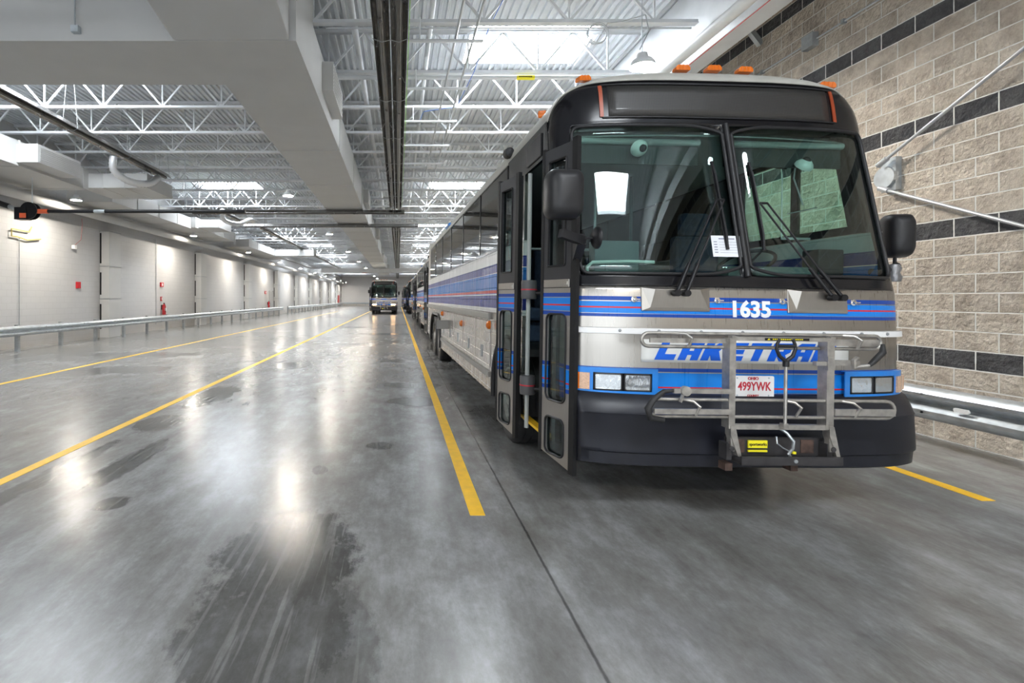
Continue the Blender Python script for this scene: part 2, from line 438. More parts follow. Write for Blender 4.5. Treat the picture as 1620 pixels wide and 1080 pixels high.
# joists
def joist():
    mb = MB(); x0, x1 = XL, 4.95; zb = 6.12; L = x1-x0; npan = 12; p = L/npan
    for dy in (-.035, .035):
        mb.box(x0, x1, dy-.022, dy+.022, zb, zb+.008); mb.box(x0, x1, dy-.004 if dy > 0 else dy-.004, dy+.004, zb, zb+.06)
        mb.box(x0, x1, dy-.03, dy+.03, ZD-.012, ZD-.002); mb.box(x0, x1, dy-.004, dy+.004, ZD-.07, ZD-.012)
    mb.box(x0, x1, -.06, .06, zb-.004, zb+.004)
    for k in range(npan):
        a = x0+k*p; m = a+p/2
        for s in ((a, ZD-.03, m, zb+.03), (m, zb+.03, a+p, ZD-.03)): mb.bar((s[0], 0, s[1]), (s[2], 0, s[3]), .04, .04)
        mb.bar((m, 0, zb+.03), (m, 0, ZD-.03), .03, .03)
    return mb.build('roof_joist', M['white_steel'], fix=False)
j0 = joist()
ordn = ['nearest to the camera', 'second from the camera', 'third from the camera', 'fourth from the camera', 'fifth from the camera', 'sixth from the camera', 'seventh from the camera', 'eighth from the camera', 'ninth from the camera', 'tenth from the camera']
jj = 0; first = True
for k in range(-3, 53):
    y = 8.25+1.83*k
    if y > 103.5: break
    if any(abs(y-s) < .0 for s in sky_y): continue
    o = j0 if first else j0.copy()
    if not first: C.objects.link(o)
    first = False
    o.location = (0, y, 0)
    lab = 'white open-web steel roof joist, ' + ordn[k] if 0 <= k < 10 else ('white open-web steel roof joist far down the hall' if k >= 10 else 'white open-web steel roof joist just overhead of the camera')
    tag(o, lab, 'roof joist', 'open-web joists under the roof deck')

# longitudinal edge girder on the right and pipes beside it
struct(MB().box(5.10, 5.22, YN, YF, 5.62, 7.0).box(5.0, 5.34, YN, YF, 5.60, 5.63).build('trim_1', M['white_steel']))
struct(MB().box(XL, XL+.25, YN, YF, 5.7, 5.85).box(XL, XL+.02, YN, YF, 4.30, 4.34).build('trim_2', M['duct']))
def pipe(name, label, cat, pts, r, m, n=14, group=None):
    o = MB().tube(pts, r, n).build(name, m, smooth=40); return tag(o, label, cat, group)
root = thing('sprinkler_pipe', 'thick white pipe hung along the right side below the roof deck', 'pipe')
MB().tube([(4.57, YN, 5.47), (4.57, 100, 5.47)], .085, 16).build('main_pipe', M['white_steel'], root, 40)
for k in range(12): MB().tube([(4.57, 2+3.66*k, 5.5), (4.57, 2+3.66*k, 6.98)], .008, 6).lathe([(.095,-.02),(.1,-.02),(.1,.02),(.095,.02)], (4.57, 2+3.66*k, 5.47), 'y', 14).build('hanger_rod', M['galv'], root)
pipe('conduit_pipe', 'thin white pipe running along the top of the block wall', 'pipe', [(5.4, YN, 5.72), (5.4, 60, 5.72)], .04, M['white_steel'])
pipe('warm_air_pipe', 'thick pale pipe running along the upper left wall', 'pipe', [(-11.3, YN, 4.68), (-11.3, 103, 4.68)], .15, M['duct'], 20)
pipe('roof_pipe', 'white pipe along the hall just left of the double heater', 'pipe', [(-.78, YN, 6.40), (-.78, 80, 6.40)], .06, M['white_steel'])
pipe('roof_pipe', 'white pipe along the hall just right of the double heater', 'pipe', [(.58, YN, 6.50), (.58, 80, 6.50)], .05, M['white_steel'])
pipe('gas_line', 'thin grey pipe laid on the trapeze arms, left one of two', 'pipe', [(.93, YN, 5.79), (.93, 24, 5.79)], .02, M['conduit'], 8)
pipe('gas_line', 'thin grey pipe laid on the trapeze arms, right one of two', 'pipe', [(1.22, YN, 5.79), (1.22, 24, 5.79)], .02, M['conduit'], 8)
cro = ['nearest', 'second', 'third', 'fourth', 'fifth', 'sixth', 'seventh']
for k in range(7):
    y = 8.05+1.83*k
    o = MB().tube([(.02, 0, 5.735), (1.38, 0, 5.735)], .028, 10).tube([(.35, 0, 5.735), (.35, 0, 6.12)], .012, 6).build('trapeze_arm', M['white_steel'], smooth=40)
    o.location = (0, y, 0); tag(o, 'white round arm under the joists beside the double heater, %s from the camera' % cro[k], 'pipe support', 'trapeze arms right of the double heater')
root = thing('gas_pipe', 'white pipe crossing under a joist with a yellow label', 'pipe')
MB().tube([(-1.2, 9.98, 6.0), (3.3, 9.98, 6.0), (4.9, 9.98, 6.0)], .045, 14).build('main_pipe', M['white_steel'], root, 40)
for lx in (2.55, ):
    o = MB().tube([(lx-.18, 9.98, 6.0), (lx+.18, 9.98, 6.0)], .049, 14).build('pipe_label', M['yellow_label'], root, 40); o['label'] = 'yellow pipe label'
    mb = MB()
    for i in range(9): mb.box(lx-.14+.03*i, lx-.122+.03*i, 9.926, 9.932, 5.985, 6.013)
    mb.build('label_marks', M['black'], root)
o = MB().tube([(3.28+.16*math.cos(t*.35), 8.15+.002*t, 5.93+.16*math.sin(t*.35)) for t in range(0, 50)]+[(3.45, 8.2, 6.1), (3.65, 8.1, 6.08), (3.78, 7.6, 5.9), (3.5, 6.95, 5.3), (3.33, 6.86, 5.0)], .008, 6).build('cable_coil', M['conduit'], smooth=60)
tag(o, 'grey flexible cable coiled in a ring under the joist above the coach', 'cable')
pipe('conduit_pipe', 'thin conduit under the nearest joist above the coach', 'pipe', [(-1.2, 8.32, 6.09), (4.9, 8.32, 6.09)], .014, M['conduit'], 8)
pipe('signal_wire', 'blue wire dangling among the joists right of the heater', 'wire', [(1.9, 7.0, 6.6), (1.55, 8.5, 6.2), (1.45, 9.5, 5.9), (1.35, 11.5, 6.0), (.6, 11.8, 6.0), (.5, 12.0, 5.8)], .007, M['blue_wire'], 6)
pipe('signal_wire', 'green wire along the right edge of the double heater', 'wire', [(.16, 4, 5.66), (.17, 14, 5.66), (.16, 22, 5.66)], .006, M['green_wire'], 6)
pipe('fire_cable', 'thin red cable beside the thick white pipe', 'wire', [(4.9, 2, 5.5), (4.9, 40, 5.5)], .006, M['red'], 6)

# ducts
def duct_box(x0, x1, y0, y1, z0, z1, seams=1.5, axis='y', mb=None):
    mb = mb or MB(); mb.box(x0, x1, y0, y1, z0, z1); e = .018
    if axis == 'y':
        y = y0+seams
        while y < y1-.2: mb.box(x0-e, x1+e, y-.012, y+.012, z0-e, z1+e); y += seams
    else:
        x = x0+seams
        while x < x1-.2: mb.box(x-.012, x+.012, y0-e, y1+e, z0-e, z1+e); x += seams
    return mb
root = thing('air_duct', 'huge grey rectangular duct running down the middle of the hall with a cross branch', 'duct')
duct_box(-2.87, -1.41, 8.27, 76, 5.12, 6.08, 3.66).build('main_run', M['duct'], root)
MB().box(XL+.02, -1.41, 6.86, 8.27, 5.12, 7.0).build('cross_branch', M['duct'], root)
mb = MB()
mb.prism([(6.86, 5.12), (5.75, 5.30), (4.6, 6.2), (3.0, 6.4), (3.0, 7.0), (6.86, 7.0)], lambda u, v, w: (w, u, v), -3.1, -1.50)
mb.build('riser_elbow', M['duct'], root, bevel=.03)
MB().tube([(-1.56, 6.80, 7.0), (-1.56, 6.80, 5.35), (-1.56, 6.84, 5.2)], .012, 8).build('hanger_rod', M['galv'], root)
MB().tube([(-4.42, 6.80, 7.0), (-4.42, 6.80, 5.3)], .010, 8).box(-4.47, -4.37, 6.78, 6.86, 5.21, 5.30).build('hanger_rod', M['galv'], root)
for i, y in enumerate((9.2, 20, 31, 42, 53, 64)):
    mb = MB().box(-1.42, -1.20, y, y+1.5, 5.42, 5.95)
    for k in range(7): mb.box(-1.2, -1.19, y+.08, y+1.42, 5.47+.065*k, 5.49+.065*k)
    mb.build('side_register', M['duct'], root)
# left supply ducts
root = thing('air_duct', 'grey supply duct on the upper left with a side grille', 'duct')
duct_box(-11.6, -9.75, 5, 15.65, 4.98, 5.62, 2.6).build('main_run', M['duct'], root)
duct_box(-10.0, -7.9, 15.65, 17.4, 5.05, 5.50, .7, 'x').build('cross_branch', M['duct'], root)
mb = MB().box(-9.76, -9.2, 12.7, 14.4, 5.05, 5.52)
for k in range(8): mb.box(-9.2, -9.185, 12.78, 14.32, 5.09+.05*k, 5.11+.05*k)
mb.build('side_register', M['duct'], root)
duct_box(-11.6, -10.0, 17.4, 24, 4.95, 5.45, 1.7).build('main_run', M['duct'], root)
root = thing('air_duct', 'supply duct on the upper left behind the diagonal heater end, brightly lit side', 'duct')
duct_box(-11.6, -9.8, 24.05, 30, 5.0, 5.50, 1.9).box(-9.82, -8.8, 24.4, 26.2, 5.05, 5.45).build('main_run', M['duct'], root)
root = thing('air_duct', 'supply duct on the upper left with a long cross branch in the distance', 'duct')
duct_box(-11.6, -9.9, 33, 44, 5.0, 5.5, 2).build('main_run', M['duct'], root)
duct_box(-9.9, -6.8, 40, 41.2, 5.0, 5.5, 1, 'x').build('cross_branch', M['duct'], root)
root = thing('air_duct', 'small far supply duct across the left half of the hall', 'duct')
duct_box(-11.6, -6, 66, 67.2, 4.9, 5.5, 2, 'x').build('main_run', M['duct'], root)
root = thing('air_duct', 'far grey duct crossing the hall above the oncoming coach', 'duct')
duct_box(-9, 3.5, 58, 59, 4.6, 5.08, 2, 'x').build('main_run', M['duct'], root)
def flexhose(label, pts):
    P = []
    pts = [Vector(p) for p in pts]
    for i in range(len(pts)-1):
        p0 = pts[max(i-1, 0)]; p1 = pts[i]; p2 = pts[i+1]; p3 = pts[min(i+2, len(pts)-1)]
        for k in range(12):
            t = k/12
            P.append(.5*((2*p1)+(p2-p0)*t+(2*p0-5*p1+4*p2-p3)*t*t+(3*p1-p0-3*p2+p3)*t**3))
    r = [.10+(.012 if i % 2 else -.006) for i in range(len(P))]
    tag(MB().tube(P, r, 14).build('flexible_duct', M['hose'], smooth=80), label, 'flexible duct')
flexhose('silver flexible hose sagging beside the end of the first diagonal heater', [(-8.35, 14.6, 5.75), (-8.4, 14.7, 5.35), (-8.15, 15.2, 5.12), (-7.85, 15.7, 5.2), (-7.75, 16.1, 5.5)])
flexhose('silver flexible hose hanging between the two diagonal heaters', [(-8.0, 22.6, 5.6), (-8.05, 23.0, 5.2), (-7.6, 23.6, 5.1), (-7.3, 24.4, 5.42), (-7.4, 25.4, 5.5)])

# radiant tube heaters
def heater(label, p, q, width, double, z=5.57, group='radiant tube heaters'):
    p = Vector((*p, z)); q = Vector((*q, z)); d = (q-p); Ln = d.length; d.normalize(); r = Vector((d.y, -d.x, 0))
    root = thing('radiant_heater', label, 'heater', group=group)
    def fn(u, v, w): return p+r*u+Vector((0, 0, v))+d*w
    h = width/2
    secs = [(-h, 0), ] if not double else [(-h, 0), (0, h)]
    spans = [(-h, h)] if not double else [(-h, -.01), (.01, h)]
    mb = MB(); tb = MB()
    for a, b in spans:
        m_ = (a+b)/2; w_ = (b-a)/2
        prof = [(a, 0), (a+.015, .02), (m_-w_*.45, .12), (m_+w_*.45, .12), (b-.015, .02), (b, 0), (b, .015), (m_+w_*.5, .135), (m_-w_*.5, .135), (a, .015)]
        mb.prism(prof, fn, 0, Ln)
        tb.tube([fn(m_, .03, .02), fn(m_, .03, Ln-.02)], .05, 12)
    mb.build('reflector', M['reflector'], root)
    tb.build('burner_tube', M['dark_metal'], root, 50)
    k = 1.0
    while k < Ln:
        br = MB()
        br.tube([fn(-h-.02, .02, k), fn(-h*.5, -.035, k), fn(0, .0, k), fn(h*.5, -.035, k), fn(h+.02, .02, k)], .006, 5)
        if not (-3.1 < fn(0, 0, k).x < -1.2):
            for s in (-h, h): br.tube([fn(s, .02, k), fn(s*.4, 1.35, k)], .005, 5)
        br.build('hanger', M['galv_dull'], root); k += 2.35
    return root
heater('double black tube heater running overhead down the middle lane', (-.12, 2.0), (-.12, 23.1), .52, True)
heater('double tube heater overhead beyond the two crossing heaters', (-.12, 28.2), (-.12, 70), .52, True)
heater('last double tube heater far above the oncoming coach', (-.12, 73), (-.12, 100), .52, True)
heater('single black tube heater slanting across the upper left corner', (-7.75, 6.9+1.5), (-7.75, 16.6), .36, False)
heater('short single heater behind the crossing heaters on the left', (-8.2, 23.3), (-8.2, 27.3), .36, False)
heater('long single heater receding on the left from the silver hose', (-7.8, 28.6), (-7.8, 70), .36, False)
heater('nearer of the two grey heaters crossing the hall', (-8.25, 19.9), (.25, 19.9), .34, False, z=4.96)
heater('farther of the two grey heaters crossing the hall', (-7.3, 23.6), (.95, 23.6), .34, False, z=4.96)

# exhaust boom with hose reel on the left
root = thing('exhaust_boom', 'black horizontal boom with orange reel head on upper left', 'exhaust boom')
MB().tube([(-9.95, 14, 4.02), (-4.3, 14, 4.02)], .05, 14).build('boom_tube', M['black'], root, 40)
MB().tube([(-10.15, 14, 4.02), (-9.85, 14, 4.02)], .065, 14).build('end_collar', M['orange'], root, 40)
MB().tube([(-8.55, 14, 4.02), (-8.25, 14, 4.02)], .054, 14).build('silver_sleeve', M['galv'], root, 40)
mb = MB(); mb.lathe([(.05,-.09),(.24,-.09),(.24,-.06),(.15,-.05),(.15,.05),(.24,.06),(.24,.09),(.05,.09)], (-10.35, 14, 4.03), 'y', 22)
mb.box(-10.72, -10.4, 13.88, 14.12, 3.78, 4.12)
mb.build('reel', M['black'], root, 40)
MB().box(-10.56, -10.38, 13.86, 13.875, 3.82, 3.95).build('orange_cover', M['orange'], root)
MB().tube([(-10.65, 14, 4.05), (-10.95, 14, 4.16)], .06, 12).build('silver_sleeve', M['galv'], root, 40)
MB().tube([(-10.95, 14, 4.16), (-11.3, 14, 4.28), (-11.7, 14, 4.36), (-11.98, 14, 4.40)], .075, 12).build('exhaust_hose', M['rubber'], root, 60)
for rx, rz in ((-10.3, 4.97), (-6, 7)): MB().tube([(rx, 14, 4.05), (rx, 14, rz)], .01, 6).build('hanger_rod', M['galv'], root)
tag(MB().tube([(-11.93, 16.6, 3.55), (-11.93, 16.0, 3.45), (-11.93, 15.6, 3.5), (-11.93, 15.35, 3.5), (-11.93, 15.35, 3.72), (-11.93, 16.1, 3.72), (-11.93, 16.2, 3.9)], .022, 8).build('gas_pipe', M['brass'], smooth=50), 'thin yellow pipe bent around on the left wall under the hose reel', 'pipe')
pipe('wall_conduit', 'thin dark conduit running down the left wall below the yellow pipe', 'pipe', [(-11.96, 15.7, 3.5), (-11.96, 15.7, .5)], .012, M['galv_dull'], 6)
pipe('wall_conduit', 'thin conduit running down from a small junction box on the left wall', 'pipe', [(-11.97, 24.6, 4.5), (-11.97, 24.6, .3)], .014, M['conduit'], 6)

# lamps
def lamp():
    root = thing('high_bay_lamp', 'x', 'lamp')
    MB().lathe([(.02,.17),(.07,.16),(.08,.10),(.13,.07),(.165,.02),(.172,-.02),(.160,-.02),(.158,.012),(.0,.013)], (0,0,0), 'z', 28).build('housing', M['white_steel'], root, 50)
    MB().lathe([(.0,-.014),(.14,-.012),(.155,-.008),(.155,.01),(.0,.012)], (0,0,0), 'z', 28).build('lens', M['lamp'], root)
    MB().tube([(0,0,.16),(0,0,2.28)], .006, 6).build('hanger_rod', M['galv'], root)
    return root
l0 = lamp(); first = True
ords = ['nearest', 'second', 'third', 'fourth', 'fifth', 'sixth', 'seventh']
for (x, ystart, row) in ((-10.55, 16.3, 'left'), (-3.45, 15.6, 'centre'), (3.38, 6.9, 'right')):
    for k in range(-2 if row != 'right' else -1, 10):
        if k == -1 and row != 'right': continue
        y = ystart+9.35*k-(1.7 if row == 'right' and (k < 0 or k == 9) else 0)
        o = l0 if first else copy_tree(l0)
        first = False
        o.location = (x, y, 4.80)
        if row == 'left': lab = ('glowing round lamp of the row by the left wall, %s from the camera' % ords[k]) if 0 <= k < 7 else 'small distant round lamp in the row by the left wall'
        elif row == 'centre': lab = ('glowing round lamp of the middle row, %s from the camera' % ords[k]) if 0 <= k < 7 else 'small distant round lamp of the middle row'
        else: lab = 'bright round lamp shining just above the roof of the nearest coach' if k == 0 else 'round lamp hung above the row of parked coaches'
        tag(o, lab, 'lamp')
        o['group'] = 'lamps of the %s row' % row

# left wall boxed columns
mb = MB()
mb.box(-12.0, -11.62, 0, .82, 0, 4.25)
c0 = thing('boxed_column', 'x', 'column')
mb.build('casing', M['duct'], c0)
b = MB()
for z in (1.55, 2.85, 4.25): b.box(-12.0, -11.60, -.02, .84, z, z+.03)
b.build('joint_band', M['galv_dull'], c0)
s = MB()
for z0, z1 in ((.35, 1.35), (1.72, 2.62), (2.98, 4.2)): s.box(-11.99, -11.93, -.012, 0, z0, z1)
s.build('dark_slot', M['black'], c0)
for k in range(0, 10):
    o = c0 if k == 0 else copy_tree(c0)
    o.location = (0, 20.0+9.33*k, 0)
    tag(o, 'grey boxed column against the left wall, %s from the camera' % ords[k] if k < 5 else 'grey boxed column far down the left wall', 'column', 'boxed columns on the left wall')
# a column before the frame, closing the left wall toward the camera
# guardrails
def wbeam(z0, z1, face):
    h = z1-z0; o = []
    pts = [(0, 0), (.055, .10), (.085, .2), (.085, .3), (.03, .42), (.0, .5), (.03, .58), (.085, .7), (.085, .8), (.055, .9), (0, 1)]
    out = [(p*face, z0+q*h) for p, q in pts]
    back = [((p-.006)*face, z0+q*h) for p, q in pts][::-1]
    return out+back
def guardrail(label, x, y0, y1, z0, z1, face, step, phase, m='galv', post=True):
    root = thing('guardrail', label, 'guardrail')
    MB().prism(wbeam(z0, z1, face), lambda u, v, w: (x+u, w, v), y0, y1).build('rail_beam', M[m], root, 35)
    y = phase
    while y < y1:
        if y > y0:
            MB().box(x-.10*face-.05, x-.10*face+.05, y-.05, y+.05, 0, z1+.03).box(x-.06*face-.03, x-.06*face+.055, y-.04, y+.04, z0+.02, z1-.02).build('post', M['galv_dull'], root)
        y += step
    j = phase+step/2; mb = MB()
    while j < y1:
        if j > y0:
            for zz in (.22, .78): mb.lathe([(.016, 0), (.016, .012), (.008, .016)], (x+.085*face, j, z0+zz*(z1-z0)), 'x', 8)
        j += step
    if mb.v: mb.build('splice_bolts', M['galv_dull'], root)
    return root
guardrail('long galvanised guardrail in front of the left wall, nearer section', -11.2, 4.0, 48.3, .46, .76, 1, 1.905, 5.235)
guardrail('distant galvanised guardrail section beyond the doorway on the left', -11.2, 50.6, 101, .46, .76, 1, 1.905, 50.9)
guardrail('galvanised guardrail along the split-face block wall right of the coach', 5.66, -4, 60, .28, .63, -1, 3.8, -4.2)
root = thing('guardrail', 'guardrail across the far end wall', 'guardrail')
MB().prism(wbeam(.46, .76, -1), lambda u, v, w: (w, 102.6+u, v), -11.2, -1.2).build('rail_beam', M['galv'], root, 35)
for k in range(6): MB().box(-10.6+1.9*k, -10.5+1.9*k, 102.65, 102.75, 0, .78).build('post', M['galv_dull'], root)

tag(MB().prism(rrect(4.86, 5.0, .435, .475, .019), lambda u, v, w: (w, u, v), 5.575, 5.59).build('reflector_tag', M['white']), 'small white oval tag on the guardrail by the block wall', 'tag')
# wall fittings, left
def extinguisher(label, y):
    root = thing('fire_extinguisher', label, 'fire extinguisher', (-11.86, y, .75))
    MB().lathe([(.0,0),(.085,.0),(.09,.02),(.09,.42),(.06,.50),(.025,.53),(.025,.56),(0,.56)], (0,0,0), 'z', 18).build('cylinder', M['red'], root, 50)
    MB().box(-.03, .03, -.05, .03, .56, .60).tube([(.02,-.02,.58),(.08,-.06,.5),(.1,-.07,.3),(.1,-.07,.12)], .012, 8).build('valve_and_hose', M['black'], root)
    MB().box(.06, .094, -.06, .06, .2, .34).build('paper_tag', M['white'], root)
    MB().box(-.135, -.09, -.04, .04, .25, .5).build('wall_bracket', M['black'], root)
extinguisher('red fire extinguisher on the left wall between two columns', 25.2)
extinguisher('distant red fire extinguisher near the grey door', 45.6)
def sign_box(name, label, cat, y, z, w, h, m, depth=.05, marks=True):
    root = thing(name, label, cat, (-12, y, z))
    MB().box(0, depth, -w/2, w/2, -h/2, h/2).build('sign_body', m, root)
    if marks: MB().box(depth, depth+.004, -w*.2, w*.25, -h*.3, h*.3).build('white_mark', M['white'], root)
sign_box('fire_sign', 'small red and white sign high above the near fire extinguisher', 'sign', 25.2, 2.27, .32, .22, M['red'])
sign_box('fire_sign', 'tiny red label just above the near fire extinguisher', 'sign', 25.15, 1.55, .12, .22, M['red'])
sign_box('fire_alarm', 'small red fire alarm box on the left wall near the camera', 'alarm', 18.6, 2.07, .18, .24, M['red'], .08, False)
sign_box('fire_sign', 'small red sign beside the distant grey door', 'sign', 44.9, 2.1, .5, .25, M['red'])
sign_box('fire_alarm', 'red alarm box right of the distant grey door', 'alarm', 49.8, 1.3, .2, .3, M['red'], .08, False)
sign_box('red_cabinet', 'tall red cabinet at the far end of the left wall', 'cabinet', 98, 1.4, 2.2, 1.6, M['red'], .3, False)
root = thing('wall_sensor', 'small white sensor hanging on a curly wire by the first column', 'sensor', (-11.9, 18.3, 3.45))
MB().box(-.08, .04, -.06, .06, -.06, .08).build('sensor_body', M['white'], root)
MB().tube([(0,0,.08),(.1,.2,.3),(.12,.25,.9),(.1,.25,1.1)], .006, 6).build('wire', M['red'], root)
dr = struct(MB().box(XL, XL+.05, 46.2, 47.5, 0, 2.2).box(XL, XL+.07, 46.1, 46.2, 0, 2.3).box(XL, XL+.07, 47.5, 47.6, 0, 2.3).build('door_1', M['door_paint']))
MB().box(XL+.05, XL+.1, 46.3, 46.34, 1.0, 1.12).build('door_handle', M['chrome'], dr)
dr = struct(MB().box(-.2, 2.9, YF-.08, YF, 0, 3.6).box(1.25, 1.35, YF-.12, YF-.08, .2, 3.5).box(-.4, 3.1, YF-.12, YF, 3.6, 3.9).build('door_2', M['door_paint']))
root = thing('exit_sign', 'tiny red lit sign hung far down the hall', 'sign', (-4.2, 62, 4.75))
MB().box(-.3, .3, -.04, .04, 0, .28).build('sign_body', mat('red_sign_glow', (1,.08,.06), .5, emit=1.5), root)
MB().tube([(0,0,.28),(0,0,2.3)], .01, 6).build('hanger_rod', M['galv'], root)

# floor stripes
for x, y0, y1, lab in ((-7.3, 3, 60, 'yellow lane stripe farthest to the left'), (-3.4, 1.0, 90, 'yellow lane stripe through the middle of the empty lanes'), (.575, 3.6, 90, 'yellow lane stripe beside the row of coaches'), (4.58, 3.86, 60, 'yellow lane stripe between the coach and the block wall')):
    tag(MB().box(x-.055, x+.055, y0, y1, -.001, .003).build('lane_stripe', M['yellow']), lab, 'lane stripe', 'yellow stripes on the floor')

# right wall: stay rods, conduit box
root = thing('wall_stay', 'grey bracket with two long rods spreading out on the block wall', 'wall bracket', group=None)
MB().box(5.98, 6.05, 5.98, 6.16, 2.88, 3.28).lathe([(.13,0),(.13,.05)], (5.95, 6.1, 3.05), 'x', 16).build('wall_plate', M['galv'], root)
def lerp(a, b, t): return tuple(a[i]+(b[i]-a[i])*t for i in range(3))
a = (5.9, 6.12, 3.2); b2 = (5.9, 4.69, 3.93)
MB().tube([a, lerp(a, b2, 2.2)], .018, 12).tube([a, lerp(a, b2, .08)], .032, 12).build('upper_rod', M['conduit'], root, 40)
a = (5.9, 6.1, 2.92); b2 = (5.9, 4.69, 2.25)
MB().tube([a, lerp(a, b2, 2.2)], .018, 12).tube([a, lerp(a, b2, .08)], .032, 12).build('lower_rod', M['conduit'], root, 40)
root = thing('junction_box', 'small grey junction box and conduit high on the block wall', 'electrical box')
zc = 5.31
MB().tube([(6.02, YN+.1, zc), (6.02, 40, zc)], .014, 8).build('conduit', M['conduit'], root, 40)
MB().box(5.95, 6.045, 7.15, 7.35, zc-.1, zc+.1).build('box_body', M['galv'], root, bevel=.005)
for k in range(10): MB().box(5.99, 6.045, 2.2+1.5*k, 2.24+1.5*k, zc-.03, zc+.03).build('conduit_clip', M['galv_dull'], root)
root = thing('angle_brace', 'dark diagonal steel brace between the roof girder and the block wall', 'brace')
MB().bar((5.2, 8.3, 6.9), (6.05, 8.3, 5.8), .08, .08).build('brace_bar', M['galv_dull'], root)
# ------------------------------------------------------------------ coach materials
def stainless(name, ramp=None, ramp_bg=(.43,.405,.37), axis=0, rough=.30, ribs=None):
    m, t, b = nt(name); N, L = t.nodes, t.links
    tc = N.new('ShaderNodeTexCoord'); sp = N.new('ShaderNodeSeparateXYZ'); L.new(tc.outputs['Object'], sp.inputs[0])
    mp = N.new('ShaderNodeMapping'); mp.inputs['Scale'].default_value = (20, 20, .25); L.new(tc.outputs['Object'], mp.inputs[0])
    n = N.new('ShaderNodeTexNoise'); n.inputs['Scale'].default_value = 6; n.inputs['Detail'].default_value = 2; L.new(mp.outputs[0], n.inputs['Vector'])
    r = N.new('ShaderNodeMapRange'); r.inputs[3].default_value = rough-.02; r.inputs[4].default_value = rough+.05; L.new(n.outputs[0], r.inputs[0])
    v = N.new('ShaderNodeMapRange'); v.inputs[1].default_value = .3; v.inputs[2].default_value = .7; v.inputs[3].default_value = .97; v.inputs[4].default_value = 1.02; L.new(n.outputs[0], v.inputs[0])
    sc = N.new('ShaderNodeVectorMath'); sc.operation = 'SCALE'; sc.inputs[0].default_value = ramp_bg; L.new(v.outputs[0], sc.inputs['Scale'])
    if ramp:
        z0, z1 = ramp[0][0], ramp[-1][0]
        mr = N.new('ShaderNodeMapRange'); mr.inputs[1].default_value = z0; mr.inputs[2].default_value = z1; L.new(sp.outputs[2], mr.inputs[0])
        cr = N.new('ShaderNodeValToRGB'); cr.color_ramp.interpolation = 'CONSTANT'; L.new(mr.outputs[0], cr.inputs[0])
        els = cr.color_ramp.elements
        for i, (z, c) in enumerate(ramp[:-1]):
            p = (z-z0)/(z1-z0)
            e = els[0] if i == 0 else (els[1] if i == 1 else els.new(p))
            e.position = p; e.color = (*c, 1) if c else (.5, .47, .43, 0)
        mx = N.new('ShaderNodeMix'); mx.data_type = 'RGBA'; L.new(cr.outputs['Alpha'], mx.inputs[0]); L.new(sc.outputs[0], mx.inputs[6]); L.new(cr.outputs['Color'], mx.inputs[7])
        L.new(mx.outputs[2], b.inputs['Base Color'])
        me = N.new('ShaderNodeMath'); me.operation = 'SUBTRACT'; me.inputs[0].default_value = .92; L.new(cr.outputs['Alpha'], me.inputs[1]); me.use_clamp = True
        L.new(me.outputs[0], b.inputs['Metallic'])
        b.inputs['Specular IOR Level'].default_value = .35
    else:
        L.new(sc.outputs[0], b.inputs['Base Color']); b.inputs['Metallic'].default_value = .92
    L.new(r.outputs[0], b.inputs['Roughness'])
    if ribs:
        w = N.new('ShaderNodeMath'); w.operation = 'PINGPONG'; w.inputs[1].default_value = ribs/2; L.new(sp.outputs[2], w.inputs[0])
        l = N.new('ShaderNodeMapRange'); l.inputs[1].default_value = 0; l.inputs[2].default_value = .006; L.new(w.outputs[0], l.inputs[0])
        bp = N.new('ShaderNodeBump'); bp.inputs['Strength'].default_value = .8; bp.inputs['Distance'].default_value = .006; L.new(l.outputs[0], bp.inputs['Height']); L.new(bp.outputs[0], b.inputs['Normal'])
    return m
DB, LB, RD, WH = (.004,.055,.34), (.008,.21,.70), (.62,.02,.03), (.75,.75,.74)
M['front'] = stainless('front_livery', [(.80, DB), (.879, None), (.885, LB), (.911, RD), (.922, LB), (1.022, None), (1.028, DB), (1.056, None), (1.099, None), (1.264, None), (1.308, None),
    (1.420, DB), (1.443, None), (1.449, LB), (1.484, RD), (1.497, LB), (1.534, None), (1.541, DB), (1.570, None), (1.75, None)], rough=.27)
M['leaf'] = stainless('door_livery', [(.20, None), (.838, DB), (.868, None), (.874, LB), (.905, RD), (.920, LB), (1.015, None), (1.021, DB), (1.050, None),
    (1.420, DB), (1.452, None), (1.459, LB), (1.492, RD), (1.507, LB), (1.552, None), (1.560, DB), (1.590, None), (1.75, None)], (.42,.395,.37), rough=.36)
VI = (.03,.045,.25); LB2 = (.02,.16,.52)
M['side'] = stainless('side_livery', [(.3, None), (1.375, WH), (1.43, VI), (1.585, WH), (1.60, LB2), (1.612, (.55,.07,.07)), (1.648, LB2), (1.85, WH), (1.862, VI), (1.97, WH), (2.3, WH)], (.50,.47,.44), rough=.25, ribs=.14)
M['side'].node_tree.nodes['Principled BSDF'].inputs['Coat Weight'].default_value = .0; M['side'].node_tree.nodes['Principled BSDF'].inputs['Specular IOR Level'].default_value = .25
M['steel'] = stainless('brushed_stainless', rough=.3)
M['rack'] = mat('rack_steel', (.42,.40,.37), .42, metal=.75, noise=.25, nscale=18)
M['rust'] = mat('rusty_steel', (.075,.045,.035), .75, noise=.5, nscale=25)
M['rack_dark'] = mat('dark_rack_steel', (.03,.028,.03), .6, noise=.4, nscale=12)
M['mask'] = mat('gloss_black_mask', (.008,.008,.010), .16, spec=.45)
M['door_grey'] = mat('door_frame_grey', (.03,.03,.034), .35, noise=.15, spec=.4)
M['seal'] = mat('door_seal', (.012,.012,.013), .5, spec=.3)
M['roof'] = mat('coach_roof_paint', (.44,.43,.39), .5, noise=.12, nscale=4)
M['amber'] = mat('amber_lens', (.72,.16,.01), .18, coat=.6)
